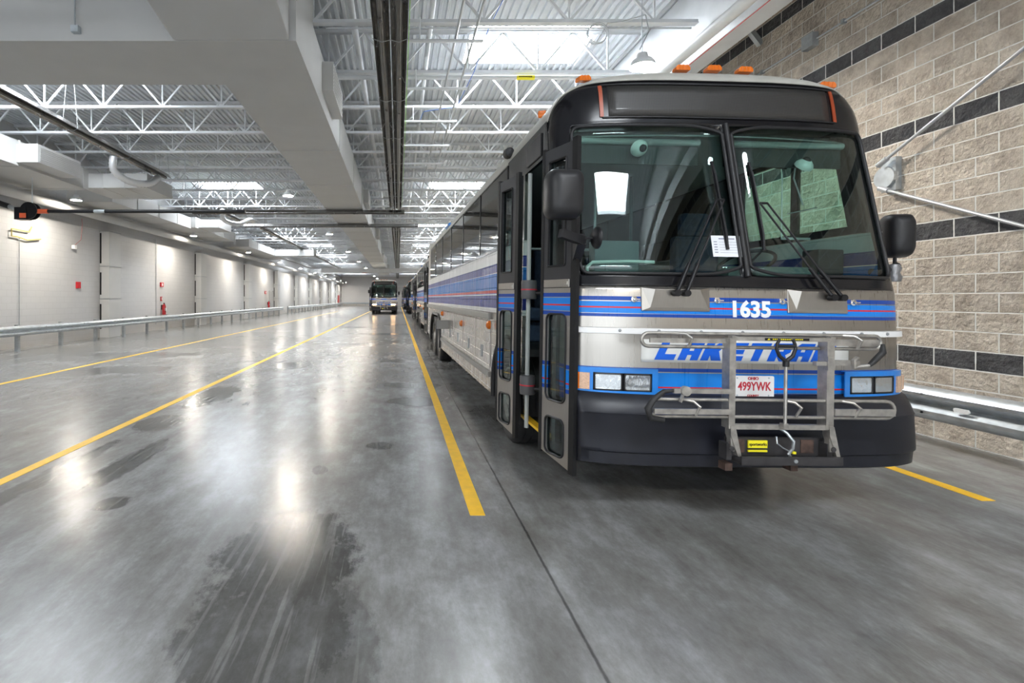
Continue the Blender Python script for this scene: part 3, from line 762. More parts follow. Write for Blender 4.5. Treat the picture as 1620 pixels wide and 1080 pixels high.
M['signal'] = mat('signal_lens', (.62,.40,.27), .2, coat=.5, noise=.15, nscale=80)
M['headlight'] = mat('headlight_glass', (.55,.58,.60), .10, metal=.8, coat=.8, bump=.35, bscale=16, stretch=(2.5,1,.8))
M['headlight_on'] = mat('lit_headlight', (1,.60,.28), .3, emit=40)
M['housing'] = mat('light_blue_paint', (.012,.21,.68), .3, coat=.3)
M['num'] = mat('white_numbers', (.85,.86,.88), .35)
M['logo'] = mat('logo_blue', (.0,.12,.72), .35)
M['logo_white'] = mat('logo_white', (.72,.72,.69), .35, noise=.05)
M['plate_red'] = mat('plate_red', (.55,.03,.05), .4)
M['led'] = None
M['ws'] = glass('windshield_glass', (.76,.88,.85), refl=1.6)
M['dglass'] = glass('door_glass', (.42,.52,.52), refl=2.2)
M['cglass'] = glass('driver_glass', (.70,.85,.80), refl=1.0)
M['tint'] = mat('tinted_window', (.012,.013,.014), .03, spec=.8)
M['seatcloth'] = mat('seat_cloth', (.03,.045,.09), .8, noise=.3, nscale=20)
M['dash'] = mat('dashboard_plastic', (.14,.17,.17), .6, noise=.1)
M['liner'] = mat('ceiling_liner', (.42,.45,.44), .7)
M['visor'] = mat('visor_cloth', (.03,.035,.035), .6)
M['grey_green'] = mat('grey_green_panel', (.13,.16,.17), .5)
M['strip'] = mat('rub_strip', (.30,.29,.27), .45, metal=.3)
M['cam'] = mat('camera_shell', (.75,.8,.76), .35)
def led():
    m, t, b = nt('led_sign'); N, L = t.nodes, t.links
    tc = N.new('ShaderNodeTexCoord'); sp = N.new('ShaderNodeSeparateXYZ'); cb = N.new('ShaderNodeCombineXYZ'); L.new(tc.outputs['Object'], sp.inputs[0]); L.new(sp.outputs[0], cb.inputs[0]); L.new(sp.outputs[2], cb.inputs[1])
    br = N.new('ShaderNodeTexBrick'); br.offset = 0; L.new(cb.outputs[0], br.inputs['Vector']); br.inputs['Scale'].default_value = 1
    br.inputs['Brick Width'].default_value = .0125; br.inputs['Row Height'].default_value = .0125; br.inputs['Mortar Size'].default_value = .0022
    br.inputs['Color1'].default_value = (.007,.007,.007,1); br.inputs['Color2'].default_value = (.012,.011,.010,1); br.inputs['Mortar'].default_value = (.05,.047,.045,1)
    L.new(br.outputs[0], b.inputs['Base Color']); b.inputs['Roughness'].default_value = .45; b.inputs['Coat Weight'].default_value = .35; b.inputs['Coat Roughness'].default_value = .04
    return m
M['led'] = led()

# ------------------------------------------------------------------ coach shape
TAB = [  # z, half width, y of the centre line, corner depth
 (.30,1.300,.00,.33), (1.05,1.305,.00,.33), (1.30,1.305,.0,.33), (1.62,1.305,.02,.33), (1.72,1.305,.045,.33), (2.95,1.30,.32,.33), (3.05,1.29,.335,.32), (3.15,1.265,.348,.32),
 (3.24,1.215,.36,.33), (3.30,1.14,.368,.34), (3.325,1.09,.375,.34), (3.36,1.00,.40,.34), (3.41,.82,.47,.34), (3.44,.5,.64,.3)]
def tab(z):
    if z <= TAB[0][0]: return TAB[0][1:]
    for a, b in zip(TAB, TAB[1:]):
        if z <= b[0]:
            t = (z-a[0])/(b[0]-a[0]); return tuple(a[i]+(b[i]-a[i])*t for i in (1, 2, 3))
    return TAB[-1][1:]
def F(x, z, off=0):
    hw, y0, D = tab(z); k = min(.9999, abs(x)/hw)
    return y0+D*(1-(1-k**3.2)**.3125)-off
def S(u, z, off=0):
    hw, y0, D = tab(z); th = u*PI/2; s, c = math.sin(th), abs(math.cos(th))
    x = (hw+off)*math.copysign(abs(s)**.625, s) if abs(s) > 1e-6 else 0
    return (x, y0-off+(D+off)*(1-c**.625), z)
US = [-1+2*k/56 for k in range(57)]
def on_front(off): return lambda u, v, w=0: (u, F(u, v, off)+w, v)
def arange(a, b, n): return [a+(b-a)*k/n for k in range(n+1)]
def sheet(x0, x1, z0, z1, off, nx=20, nz=6):
    return MB().grid(arange(x0, x1, nx), arange(z0, z1, nz), on_front(off))
def text_mesh(s, size, cx, cz, fn, name, m, parent, bold=.0, sx=1.0, depth=.003, center=True):
    cu = bpy.data.curves.new('t', 'FONT'); cu.body = s; cu.size = size; cu.offset = bold; cu.extrude = depth/2
    cu.align_x = 'CENTER'; cu.align_y = 'CENTER'; cu.resolution_u = 3
    to = bpy.data.objects.new('t', cu); C.objects.link(to)
    me = bpy.data.meshes.new_from_object(to.evaluated_get(bpy.context.evaluated_depsgraph_get()))
    bpy.data.objects.remove(to)
    for v in me.vertices:
        x, y, z = v.co; p = fn(cx+x*sx, cz+y); v.co = (p[0], p[1]-z, p[2])
    me.name = name; me.materials.clear(); me.materials.append(m)
    o = bpy.data.objects.new(name, me); C.objects.link(o); o.parent = parent; return o

GLY = {'L': [[(0,0),(1.05,0),(1.05,.32),(.42,.32),(.42,1),(0,1)]],
 'A': [[(0,0),(.42,0),(.42,.3),(.68,.3),(.68,0),(1.1,0),(1.1,1),(.3,1),(0,.7)], [(.42,.52),(.42,.78),(.68,.78),(.68,.52)]],
 'K': [[(0,0),(.42,0),(.42,.32),(.62,0),(1.15,0),(.82,.52),(1.15,1),(.66,1),(.42,.68),(.42,1),(0,1)]],
 'E': [[(0,0),(1.05,0),(1.05,.27),(.42,.27),(.42,.38),(.98,.38),(.98,.62),(.42,.62),(.42,.73),(1.05,.73),(1.05,1),(0,1)]],
 'T': [[(.33,0),(.75,0),(.75,.7),(1.1,.7),(1.1,1),(0,1),(0,.7),(.33,.7)]],
 'R': [[(0,0),(.42,0),(.42,.3),(.68,0),(1.15,0),(.86,.36),(1.1,.5),(1.1,1),(0,1)], [(.42,.55),(.42,.78),(.7,.78),(.7,.55)]],
 'N': [[(0,0),(.42,0),(.42,.5),(.68,0),(1.1,0),(1.1,1),(.68,1),(.68,.5),(.42,1),(0,1)]]}

def wheel(parent, x, y, zoff, out, dual=False):
    """out = -1: outer face to -x; tyre and rim, bottom on the ground"""
    w = .30; xo = x; r = .52
    s = -out
    def P(pr): return [(a, h*s) for a, h in pr]
    t = MB(); t.lathe(P([(.29,.03),(.33,.0),(.44,-.012),(.49,.0),(.515,.03),(.52,.06),(.512,.065),(.512,.072),(.52,.078),(.52,.14),(.512,.145),(.512,.152),(.52,.158),(.52,.23),(.512,.235),(.515,.26),(.49,.30),(.40,.31),(.29,.28)]), (xo, y, r+zoff), 'x', 48)
    if dual: t.lathe(P([(.29,.36),(.44,.34),(.51,.37),(.52,.42),(.52,.58),(.49,.65),(.29,.62)]), (xo, y, r+zoff), 'x', 40)
    o = t.build('tyre', M['rubber'], parent, 40)
    h = MB(); h.lathe(P([(.30,.28),(.285,.03),(.295,.0),(.275,.0),(.26,.05),(.20,.07),(.13,.02),(.12,-.01),(.0,-.015)]), (xo, y, r+zoff), 'x', 36)
    for k in range(10):
        a = 2*PI*k/10; h.lathe(P([(.016,.06),(.016,.015),(.0,.01)]), (xo, y+.165*math.cos(a), r+zoff+.165*math.sin(a)), 'x', 8)
    h.build('wheel_rim', M['steel'], o, 40)
    return o

def make_coach(detail=True, roll=0.0):
    root = thing('coach_bus', 'x', 'bus')
    R = root
    def B(mb, name, m, smooth=None, parent=None, **k): return mb.build(name, M[m] if isinstance(m, str) else m, parent or R, smooth, **k)
    # front lower panel, painted stripes
    us = [u for u in US]
    zs = [.80,.86,1.0,1.05,1.2,1.3,1.45,1.55,1.62,1.65]
    B(MB().grid(us, zs, lambda u, z: S(u, z)), 'front_panel', 'front', 60, fix=True, solid=.02)
    ur = [u for u in US if u > -.80]
    B(MB().grid(ur, [1.302,1.342,1.345], lambda u, z: S(u, z, .028 if z < 1.343 else .0)).grid(ur, [1.298, 1.302], lambda u, z: S(u, z, .0 if z < 1.3 else .028)), 'bumper_rail', 'white', 40, solid=.01)
    for x in (-.95, -.68, -.38, -.08, .22, .52, .82, 1.05): B(MB().lathe([(.012,0),(.010,-.006),(0,-.008)], (x, F(x, 1.325, .030), 1.325), 'y', 8), 'rail_bolt', 'galv_dull', 40)
    # logo panel and lettering
    lp = B(sheet(-.79, .74, 1.099, 1.264, .004), 'logo_panel', 'logo_white', 60, solid=.004)
    lp['label'] = 'white panel with slanted blue lettering'
    mb = MB(); x = -.70; s = .130; z0 = 1.118
    for ch in 'LAKETRAN':
        g = GLY[ch]
        def fn(u, v, w, x=x): 
            px = x+(u+.45*v)*s; pz = z0+v*s; return (px, F(px, pz, .0095)+w, pz)
        mb.prism(g, fn, 0, .004); x += 1.255*s
    B(mb, 'lettering', 'logo', parent=lp)
    # wiper pods
    for nm, x0, x1, z0_, z1_ in (('wiper_pod', -.79, -.30, 1.470, 1.640), ('wiper_pod', .275, .735, 1.470, 1.640)):
        cx = (x0+x1)/2; mb = MB()
        a = [(x0, z0_), (x1, z0_), (x1, z1_), (x0, z1_)]
        i_ = [(x0+.06, z0_+.025), (x1-.06, z0_+.025), (x1-.085, z1_-.012), (x0+.085, z1_-.012)]
        base = len(mb.v)
        for (px, pz) in a: mb.v.append((px, F(px, pz, .012), pz))
        for (px, pz), d in zip(i_, (.016, .016, .040, .040)): mb.v.append((px, F(px, pz, d), pz))
        for (px, pz) in a: mb.v.append((px, F(px, pz, -.01), pz))
        for q in ((0,1,5,4),(1,2,6,5),(2,3,7,6),(3,0,4,7),(4,5,6,7),(8,9,1,0),(9,10,2,1),(10,11,3,2),(11,8,0,3),(11,10,9,8)): mb.f.append(q); mb.m.append(0)
        B(mb, nm, 'steel', bevel=.004)
    for x in (-.84, -.245, .235, .785): B(MB().lathe([(.022,0),(.022,-.012),(.012,-.014),(.010,-.03),(0,-.032)], (x, F(x, 1.552), 1.552), 'y', 14).box(x, x+.035, F(x, 1.552, .03), F(x, 1.552, .02), 1.548, 1.556), 'panel_latch', 'chrome', 50)
    # black mask with two windshield openings
    zm = sorted(set([1.645,1.66,1.72,1.735,2.93,2.95,2.97,3.30]+arange(1.735, 2.93, 16)+arange(2.97, 3.30, 6)))
    def u_of(x, z):
        hw = tab(z)[0]; return 2/PI*math.asin(min(1, (abs(x)/hw))**1.6)*(1 if x > 0 else -1)
    ue = u_of(1.185, 2.3); ui = u_of(.028, 2.3)
    um = sorted(set([-1, -ue, -ui, 0, ui, ue, 1]+[k/28 for k in range(-27, 28) if min(abs(abs(k/28)-ue), abs(abs(k/28)-ui)) > .012]))
    B(MB().grid(um, zm, lambda u, z: S(u, z, .0), keep=lambda u, z: not (1.735 < z < 2.93 and ui < abs(u) < ue)), 'windshield_frame', 'mask', 60, solid=.03)
    for sgn in (-1, 1):
        ul = sorted([u for u in um if ui <= u*sgn <= ue])
        B(MB().grid(ul, arange(1.735, 2.93, 16), lambda u, z: S(u, z, -.008)), 'windshield', 'ws', 60, solid=.006)
        # rubber gasket
        loop = rrect(u_of(.035, 2.3), u_of(1.178, 2.3), 1.742, 2.922, .07, 6)
        loop2 = []
        for i, p in enumerate(loop):
            q = loop[(i+1) % len(loop)]; nseg = max(1, int(math.hypot((q[0]-p[0]), (q[1]-p[1]))/.08))
            for k in range(nseg): loop2.append((p[0]+(q[0]-p[0])*k/nseg, p[1]+(q[1]-p[1])*k/nseg))
        B(MB().tube([S(sgn*u, z, .006) for u, z in loop2], .013, 8, closed=True), 'windshield_gasket', 'grey_plastic', 60)
    B(MB().tube([S(0, z, .012) for z in arange(1.73, 2.94, 10)], .020, 8), 'centre_divider', 'grey_plastic', 60)
    # destination sign
    sg = B(sheet(-.90, .88, 3.0, 3.255, .006, 24, 4), 'destination_sign', 'led', 60, solid=.01)
    fr = MB()
    for (a, b, c, d) in ((-.95, .93, 3.262, 3.275), (-.95, .93, 2.985, 2.995)): fr.grid(arange(a, b, 24), [c, d], on_front(.012))
    B(fr, 'sign_trim', 'grey_plastic', parent=sg, solid=.01)
    for x in (-.955, .93): o = B(sheet(x-.014, x+.014, 2.995, 3.265, .010, 2, 6), 'reflector_strip', mat('red_orange_strip', (.35,.06,.02), .35) if 'rs' not in M else M['rs'], parent=sg, solid=.006); M.setdefault('rs', o.data.materials[0])
    # roof shell
    zr = [3.30,3.312,3.325,3.34,3.36,3.385,3.41,3.44]
    def ring(z):
        hw = tab(z)[0]; o = .012
        yb = tab(z)[1]+tab(z)[2]+.05
        return [(-hw-o*.5, yy, z) for yy in arange(12.2, yb, 8)]+[S(u, z, o if z < 3.4 else 0) for u in US]+[(hw+o*.5, yy, z) for yy in arange(yb, 12.2, 8)]
    rings = [ring(z) for z in zr]; mb = MB(); n_ = len(rings[0])
    for rg_ in rings: mb.v += rg_
    for j in range(len(zr)-1):
        for i in range(n_-1): mb.f.append((j*n_+i, j*n_+i+1, (j+1)*n_+i+1, (j+1)*n_+i)); mb.m.append(0)
        mb.f.append((j*n_+n_-1, j*n_, (j+1)*n_, (j+1)*n_+n_-1)); mb.m.append(0)
    mb.f.append(tuple((len(zr)-1)*n_+i for i in range(n_))); mb.m.append(0)
    for sgn in (-1, 1):
        zl = [3.05+.25*math.sin(PI/2*k/14) for k in range(15)]; base = len(mb.v); nn = 9+9
        for z in zl:
            q = (z-3.05)/.25; ub = 1-.40*(1-math.sqrt(max(0, 1-q*q))); hw, y0, D = tab(z)
            for k in range(9): mb.v.append(S(sgn*(ub+(1-ub)*k/8), z, .012))
            yb = y0+D+.05
            for k in range(9): mb.v.append((sgn*(hw+.006), yb+(12.2-yb)*k/8, z))
        for j in range(14):
            for i in range(nn-1): mb.f.append((base+j*nn+i, base+j*nn+i+1, base+(j+1)*nn+i+1, base+(j+1)*nn+i)); mb.m.append(0)
    B(mb, 'roof', 'roof', 50, solid=.01)
    # amber marker lights
    for x, y, z, a in ((-1.03,.56,3.375,-.35), (-.26,.47,3.44,0), (0,.47,3.445,0), (.26,.47,3.44,0), (1.03,.56,3.375,.35), (-1.19,1.15,3.30,-1.2)):
        m_ = MB(); h = .06
        m_.prism([(-h,0),(h,0),(h,.022),(h*.75,.042),(-h*.75,.042),(-h,.022)], lambda u, v, w: (u, w, v), -.03, .03)
        for k in (-.5, 0, .5): m_.box(h*k-.004, h*k+.004, -.034, .034, .0, .045)
        o = B(m_, 'marker_light', 'amber', bevel=.004); o.location = (x, y, z-.02); o.rotation_euler = (0, a*.5, -a*.9 if abs(a) < 1 else 1.2)
    # roof side camera and hatch
    B(MB().lathe([(.0,-.1),(.05,-.08),(.06,0),(.05,.05),(0,.07)], (-1.30, 2.0, 3.17), 'y', 12), 'side_camera', 'grey_plastic', 50)
    B(MB().box(-.5, .5, 3.2, 4.2, 3.42, 3.50).box(-.6, .6, 8.5, 10.8, 3.42, 3.55), 'roof_hatch', 'roof', bevel=.02)
    B(MB().box(-1.3, -1.18, 7.3, 7.9, 3.14, 3.20), 'roof_fin', 'housing')
    # sides
    def arch(cy0, cy1, r, zc=.52, n=10):
        """points of an arch from high y to low y, open at the bottom"""
        out = [(cy1+r, .36)]
        for k in range(n+1):
            t = PI/2*k/n; out.append((cy1+r*math.cos(t), zc+r*math.sin(t)))
        for k in range(n+1):
            t = PI/2+PI/2*k/n; out.append((cy0+r*math.cos(t), zc+r*math.sin(t)))
        out.append((cy0-r, .36)); return out
    WY = 1.92; A1 = arch(WY, WY, .60); A2 = arch(9.1, 10.35, .62)
    def side(sgn, y_start, extra=None):
        poly = [(y_start, 2.125), (12.2, 2.125), (12.2, .48)]+[(10.35+.62, .44)]+A2[1:]+A1+[(y_start, .36)]
        return MB().prism(poly, lambda u, v, w: (sgn*(1.305-w), u, v), 0, .035)
    B(side(-1, 1.305), 'side_panel', 'side'); B(side(1, .335), 'side_panel', 'side')
    B(MB().prism([(.335,.36),(.42,.36),(.42,1.75),(.70,2.99),(.70,3.05),(.665,3.05),(.645,2.95),(.375,1.72),(.35,1.62)], lambda u, v, w: (-1.300+w, u, v), 0, .035), 'door_post', 'mask')
    for sgn in (-1, 1):
        for A in (A1, A2):
            B(MB().tube([(sgn*1.312, y, max(z, .30)) for y, z in A], .035, 8), 'wheel_arch_trim', 'grey_plastic', 60)
        B(MB().box(*sorted((sgn*1.30, sgn*1.345)), 2.75 if sgn < 0 else .4, 12.18, 1.285, 1.37), 'belt_moulding', 'strip', bevel=.01)
        B(MB().box(*sorted((sgn*1.30, sgn*1.335)), 2.75, 8.3, .55, .62), 'rub_rail', 'strip', bevel=.008)
        # luggage doors
        for y0, y1 in ((2.75, 3.75), (3.77, 4.95), (4.97, 6.1), (6.12, 7.15), (7.17, 8.3)):
            o = B(MB().box(*sorted((sgn*1.304, sgn*1.318)), y0+.02, y1-.02, .66, 1.26), 'luggage_door', 'side', bevel=.004)
            mb = MB(); mb.box(*sorted((sgn*1.318, sgn*1.326)), (y0+y1)/2-.05, (y0+y1)/2+.05, .76, .92)
            B(mb, 'door_latch', 'galv_dull', parent=o)
        # windows
        ws_ = [(1.36, 1.95) if sgn < 0 else (1.75, 2.35)]+[(2.0+1.62*k if sgn < 0 else 2.4+1.62*k-.35*(k > 0), 0) for k in range(0)]
        ys_ = arange(2.0, 11.6, 6) if sgn < 0 else arange(2.0, 11.6, 6)
        for k in range(6):
            o = B(MB().box(*sorted((sgn*1.27, sgn*1.300)), ys_[k]+.02, ys_[k+1]-.02, 2.16, 3.02), 'side_window', 'tint')
            mb = MB(); mb.box(*sorted((sgn*1.296, sgn*1.308)), ys_[k]-.02, ys_[k]+.02, 2.14, 3.03).box(*sorted((sgn*1.296, sgn*1.310)), ys_[k], ys_[k+1], 2.125, 2.16)
            B(mb, 'window_frame', 'mask', parent=o)
        B(MB().box(*sorted((sgn*1.27, sgn*1.304)), 11.6, 12.2, 2.12, 3.06), 'rear_pillar', 'roof')
        if sgn > 0:
            o = B(MB().prism([[(.48,2.13),(1.95,2.13),(1.95,3.05),(.68,3.05)], [(.60,2.2),(1.12,2.2),(1.12,2.92),(.76,2.92)], [(1.2,2.2),(1.85,2.2),(1.85,2.92),(1.2,2.92)]], lambda u, v, w: (1.30-w, u, v), 0, .03), 'driver_window_frame', 'mask')
            B(MB().box(1.28, 1.286, .6, 1.14, 2.18, 2.94).box(1.28, 1.286, 1.18, 1.87, 2.18, 2.94), 'window_pane', 'cglass', parent=o)
        else:
            # header above the entrance with the small side sign
            o = B(MB().box(-1.30, -1.27, .66, 1.99, 2.76, 3.06).box(-1.30, -1.27, 1.30, 1.36, 2.12, 2.76), 'door_header', 'mask')
            B(MB().box(-1.312, -1.30, .78, 1.22, 2.80, 3.0), 'side_sign', 'grey_plastic', parent=o, bevel=.01)
            B(MB().box(-1.298, -1.285, 1.37, 1.99, 2.14, 2.75), 'quarter_window', 'tint')
    # side markers, open filler flap
    for y, z in ((2.62, 1.22), (5.05, 1.12), (8.0, 1.2)):
        B(MB().lathe([(.055,0),(.05,-.03),(.03,-.045),(0,-.05)], (-1.345 if z > 1.2 else -1.32, y, z), 'x', 14), 'side_marker', 'amber', 40)
    o = B(MB().box(-1.56, -1.31, 6.98, 7.0, .90, 1.09), 'filler_flap', 'strip', bevel=.004); o['label'] = 'open filler flap standing out from the side'
    B(MB().box(-1.30, 1.30, 12.17, 12.22, .5, 3.3), 'rear_wall', 'roof')
    if detail: B(MB().box(-.72, -.5, 12.23, 12.24, 1, 1.2), 'rear_vent', 'grey_plastic')
    B(MB().box(-1.0, 1.0, .5, 12.1, .42, .62).box(-1.26, -1.24, 1.31, 1.36, .4, 2.1).box(-.6, .6, .3, .6, .40, .8).box(-1.25, 1.25, 2.62, 8.35, .62, 1.0).box(-1.25, 1.25, 2.58, 2.62, .4, 1.0), 'underbody', 'black')
    for x, y, out, dual in ((-1.27, WY, -1, 0), (1.27, WY, 1, 0), (-1.27, 9.1, -1, 1), (1.27, 9.1, 1, 1), (-1.27, 10.35, -1, 0), (1.27, 10.35, 1, 0)):
        wheel(R, x, y, x*math.sin(roll), out, dual)
    # bumper
    prof = [(.885,-.02,.02),(.868,.03,.03),(.80,.07,.05),(.755,.10,.05),(.742,.115,.05),(.732,.108,.05),(.50,.125,.055),(.478,.122,.055),(.466,.105,.05),(.385,.10,.045),(.373,.08,.03),(.373,-.1,-.1)]
    mb = MB(); UB = [-.79]+[u for u in US if u > -.78]; n_ = len(UB)+2
    for z, oy, ox in prof:
        hw = 1.305+ox; D = .36
        row = [(-1.16, .43, z)]
        for u in UB:
            th = u*PI/2; s_, c_ = math.sin(th), abs(math.cos(th))
            xx = hw*math.copysign(abs(s_)**.5, s_) if abs(s_) > 1e-9 else 0
            row.append((max(xx, -1.235), -oy+(D+oy-.02)*(1-c_**.55), z))
        row.append((hw, .43 if hw < 9 else 0, z)); mb.v += row
    for j in range(len(prof)-1):
        for i in range(n_-1):
            mb.f.append((j*n_+i, j*n_+i+1, (j+1)*n_+i+1, (j+1)*n_+i)); mb.m.append(0)
    B(mb, 'bumper', 'bumper', 45, solid=.03)
    # headlights
    for sgn in (-1, 1):
        x0, x1 = sorted((sgn*.685, sgn*1.255)); z0_, z1_ = .842, 1.052; f = .035
        hs = MB(); xs = arange(x0, x1, 14)
        lo, hi = (x0+.13, x1-.04) if sgn < 0 else (x0+.04, x1-.13)
        # frame ring: four strips standing proud, and a dark recess behind
        for a, b, c, d in ((x0, x1, z1_-f, z1_), (x0, x1, z0_, z0_+.045), (x0, lo, z0_, z1_), (hi, x1, z0_, z1_)):
            hs.grid(arange(a, b, 14), [c, d], on_front(.034))
        for c in (z0_, z1_):
            base = len(hs.v)
            for xx in xs: hs.v += [(xx, F(xx, c, .034), c), (xx, F(xx, c, -.01), c)]
            for i in range(len(xs)-1): hs.f.append((base+2*i, base+2*i+2, base+2*i+3, base+2*i+1)); hs.m.append(0)
        ho = B(hs, 'headlight_housing', 'housing', solid=.008)
        B(sheet(lo-.01, hi+.01, z0_+.03, z1_-.02, .004, 8, 2), 'housing_recess', 'black', parent=ho, solid=.004)
        w2 = (hi-lo)/2
        for k in range(2):
            a, b = lo+k*w2+.012, lo+(k+1)*w2-.008
            g = MB(); loop = rrect(a, b, z0_+.052, z1_-.042, .014, 3)
            g.prism(loop, lambda u, v, w: (u, F(u, v, .03)+w, v), 0, .02)
            hl = B(g, 'headlight', 'headlight', parent=ho, bevel=.004)
            B(MB().tube([(u, F(u, v, .03), v) for u, v in loop], .006, 6, closed=True), 'headlight_rim', 'grey_plastic', parent=ho)
        a, b = ((-1.245, -1.15) if sgn < 0 else (1.15, 1.245))
        B(sheet(a, b, z0_+.05, z1_-.04, .045, 5, 2), 'turn_signal', 'signal', parent=ho, solid=.02)
        if sgn < 0: B(sheet(-1.247, -1.215, z0_+.05, z1_-.04, .048, 3, 2), 'amber_lens', 'amber', parent=ho, solid=.02)
        # side turn lamp round the corner
        a, b = sorted((sgn*1.262, sgn*1.330))
        if sgn > 0: B(MB().box(a, b, F(1.27, .95)-.01, F(1.27, .95)+.09, z0_+.05, z1_-.045), 'corner_lamp', 'signal' if sgn > 0 else 'amber', parent=ho, bevel=.01)
    # licence plate
    pl = B(MB().prism(rrect(-.15, .155, .86, 1.015, .012), lambda u, v, w: (u, F(0, .93, .03)+w, v), 0, .006), 'licence_plate', 'white')
    pf = lambda x, z: (x, F(0, .93, .032), z)
    if detail:
        text_mesh('OHIO', .030, .0, .995, pf, 'state_name', M['plate_red'], pl, bold=.0006)
        text_mesh('499YWK', .088, .01, .937, pf, 'registration', M['plate_red'], pl, bold=.0012, sx=.72)
        text_mesh('COUNTY', .020, .0, .873, pf, 'plate_caption', M['plate_red'], pl, bold=.0004)
        pb = MB()
        for x in (-.115, .115):
            for z in (.875, 1.0): pb.lathe([(.006,0),(.005,-.004),(0,-.005)], (x, F(0,.93,.03), z), 'y', 8)
        B(pb, 'plate_bolts', 'galv', parent=pl)
        text_mesh('1635', .158, 0.0, 1.486, lambda x, z: (x, F(x, z, .005), z), 'fleet_number', M['num'], R, bold=.006, sx=.98)
    # wipers
    def wiper(pv, tip, blade, dx):
        o = None
        y0 = lambda x, z: F(x, z, .05)
        a = MB()
        for k in (0, 1):
            p = (pv[0]+dx*k, F(pv[0], pv[1], .075), pv[1]); q = (tip[0]+dx*.8*k, F(tip[0], tip[1], .035), tip[1])
            m1 = tuple(p[i]+(q[i]-p[i])*.30 for i in range(3)); m1 = (m1[0], F(m1[0], m1[2], .055), m1[2])
            a.tube([p, m1], .014, 8).tube([m1, q], .007, 8).lathe([(.024,-.02),(.024,.03)], p, 'y', 12)
        a.tube([(tip[0], F(tip[0], tip[1], .035), tip[1]), (tip[0]+dx*.8, F(tip[0], tip[1], .035), tip[1])], .009, 8)
        o = B(a, 'wiper', 'black', 50)
        (bx0, bz0), (bx1, bz1) = blade
        pts = [(bx0+(bx1-bx0)*t, F(bx0, bz0+(bz1-bz0)*t, .016), bz0+(bz1-bz0)*t) for t in arange(0, 1, 6)]
        bl = MB()
        for i in range(6): bl.bar(pts[i], pts[i+1], .020, .012, up=(0, 1, 0))
        pm = [(p[0], p[1]-.018, p[2]) for p in pts]; bl.tube([pts[0], pm[1], pm[3], pm[5], pts[6]], .008, 6)
        B(bl, 'wiper_blade', 'black', parent=o)
    wiper((-.575, 1.60), (-.17, 2.31), ((-.155, 2.62), (-.125, 1.93)), .07)
    wiper((.56, 1.585), (.16, 2.29), ((.135, 2.62), (.15, 1.93)), .07)
    # mirrors
    def mirror_head(cx, cy, cz, w, h, d, name='side_mirror', rot=0):
        mb = MB(); lev = [(.0,.86,.0),(-.35*d,.96,.02),(-.75*d,.97,.03),(-d,.84,.06)]
        ringn = rrect(-.5, .5, -.5, .5, .22, 6)
        for k, (yy, s_, _) in enumerate([(d*.45,.93,0),(d*.2,1.0,0),(-d*.25,1.0,0),(-d*.6,.93,0),(-d*.8,.80,0),(-d*.9,.5,0)]):
            for (a, b) in ringn:
                X, Y_ = a*w*s_, yy; c, s2 = math.cos(rot), math.sin(rot)
                mb.v.append((cx+X*c-Y_*s2, cy+X*s2+Y_*c, cz+b*h*(s_ if k < 5 else .6)))
        n2 = len(ringn)
        for j in range(5):
            for i in range(n2):
                l = (i+1) % n2; mb.f.append((j*n2+i, j*n2+l, (j+1)*n2+l, (j+1)*n2+i)); mb.m.append(0)
        mb.f.append(tuple(range(n2))); mb.m.append(0); mb.f.append(tuple(5*n2+i for i in range(n2))); mb.m.append(0)
        return B(mb, name, 'grey_plastic', 50)
    mo = mirror_head(-1.445, -.16, 2.255, .245, .335, .14)
    B(MB().tube([(-1.42, -.13, 2.12), (-1.42, -.12, 2.02), (-1.40, -.10, 1.985)], .014, 8).bar((-1.44, -.12, 2.0), (-1.25, -.05, 1.955), .05, .06).bar((-1.27, -.05, 1.97), (-1.24, .12, 1.86), .06, .10), 'mirror_arm', 'grey_plastic', 40, parent=mo)
    B(MB().tube([(-1.26, -.10, 1.97), (-1.19, -.14, 1.97)], .008, 8).lathe([(.0,-.02),(.06,-.015),(.078,.0),(.078,.012),(0,.016)], (-1.20, -.14, 1.97), 'x', 22), 'spot_mirror', 'black', 50, parent=mo)
    mo = mirror_head(1.50, .42, 2.10, .17, .35, .16, rot=-.35)
    B(MB().tube([(1.50, .42, 1.94), (1.50, .42, 1.88)], .012, 8).tube([(1.27, .38, 1.80), (1.40, .40, 1.82), (1.52, .42, 1.86)], .03, 10), 'mirror_arm', 'grey_plastic', 50, parent=mo)
    B(MB().lathe([(.045,-.07),(.055,-.03),(.04,.0),(.052,.04),(.035,.07)], (1.47, .40, 1.80), 'z', 9), 'foil_wrap', mat('crumpled_tape', (.25,.25,.26), .35, metal=.5, bump=1, bscale=20), 50, parent=mo)
    # entrance doors
    def leaf(p, q, z0_, z1_):
        p = Vector((*p, 0)); q = Vector((*q, 0)); d = (q-p); W = d.length; d.normalize(); nrm = Vector((-abs(d.y), d.x*(1 if d.y > 0 else -1), 0)); nrm = Vector((d.y*-1, d.x, 0))
        if nrm.x > 0: nrm = -nrm
        def fn(u, v, w): r = p+d*u-nrm*w; return (r.x, r.y, v)
        lo = MB().prism([[(.045,z0_),(W-.03,z0_+.07),(W-.03,1.63),(.045,1.63)], rrect(.10, W-.08, .76, 1.43, .05)[::-1], rrect(.11, W-.08, .345, .63, .045)[::-1]], fn, 0, .045)
        o = B(lo, 'entrance_door', 'leaf')
        B(MB().prism([[(.045,1.63),(W-.03,1.63),(W-.03,z1_),(.045,z1_)], [(.12,1.80),(.12,z1_-.10),(W-.085,z1_-.10),(W-.085,1.80)]], fn, 0, .045), 'upper_frame', 'door_grey', parent=o)
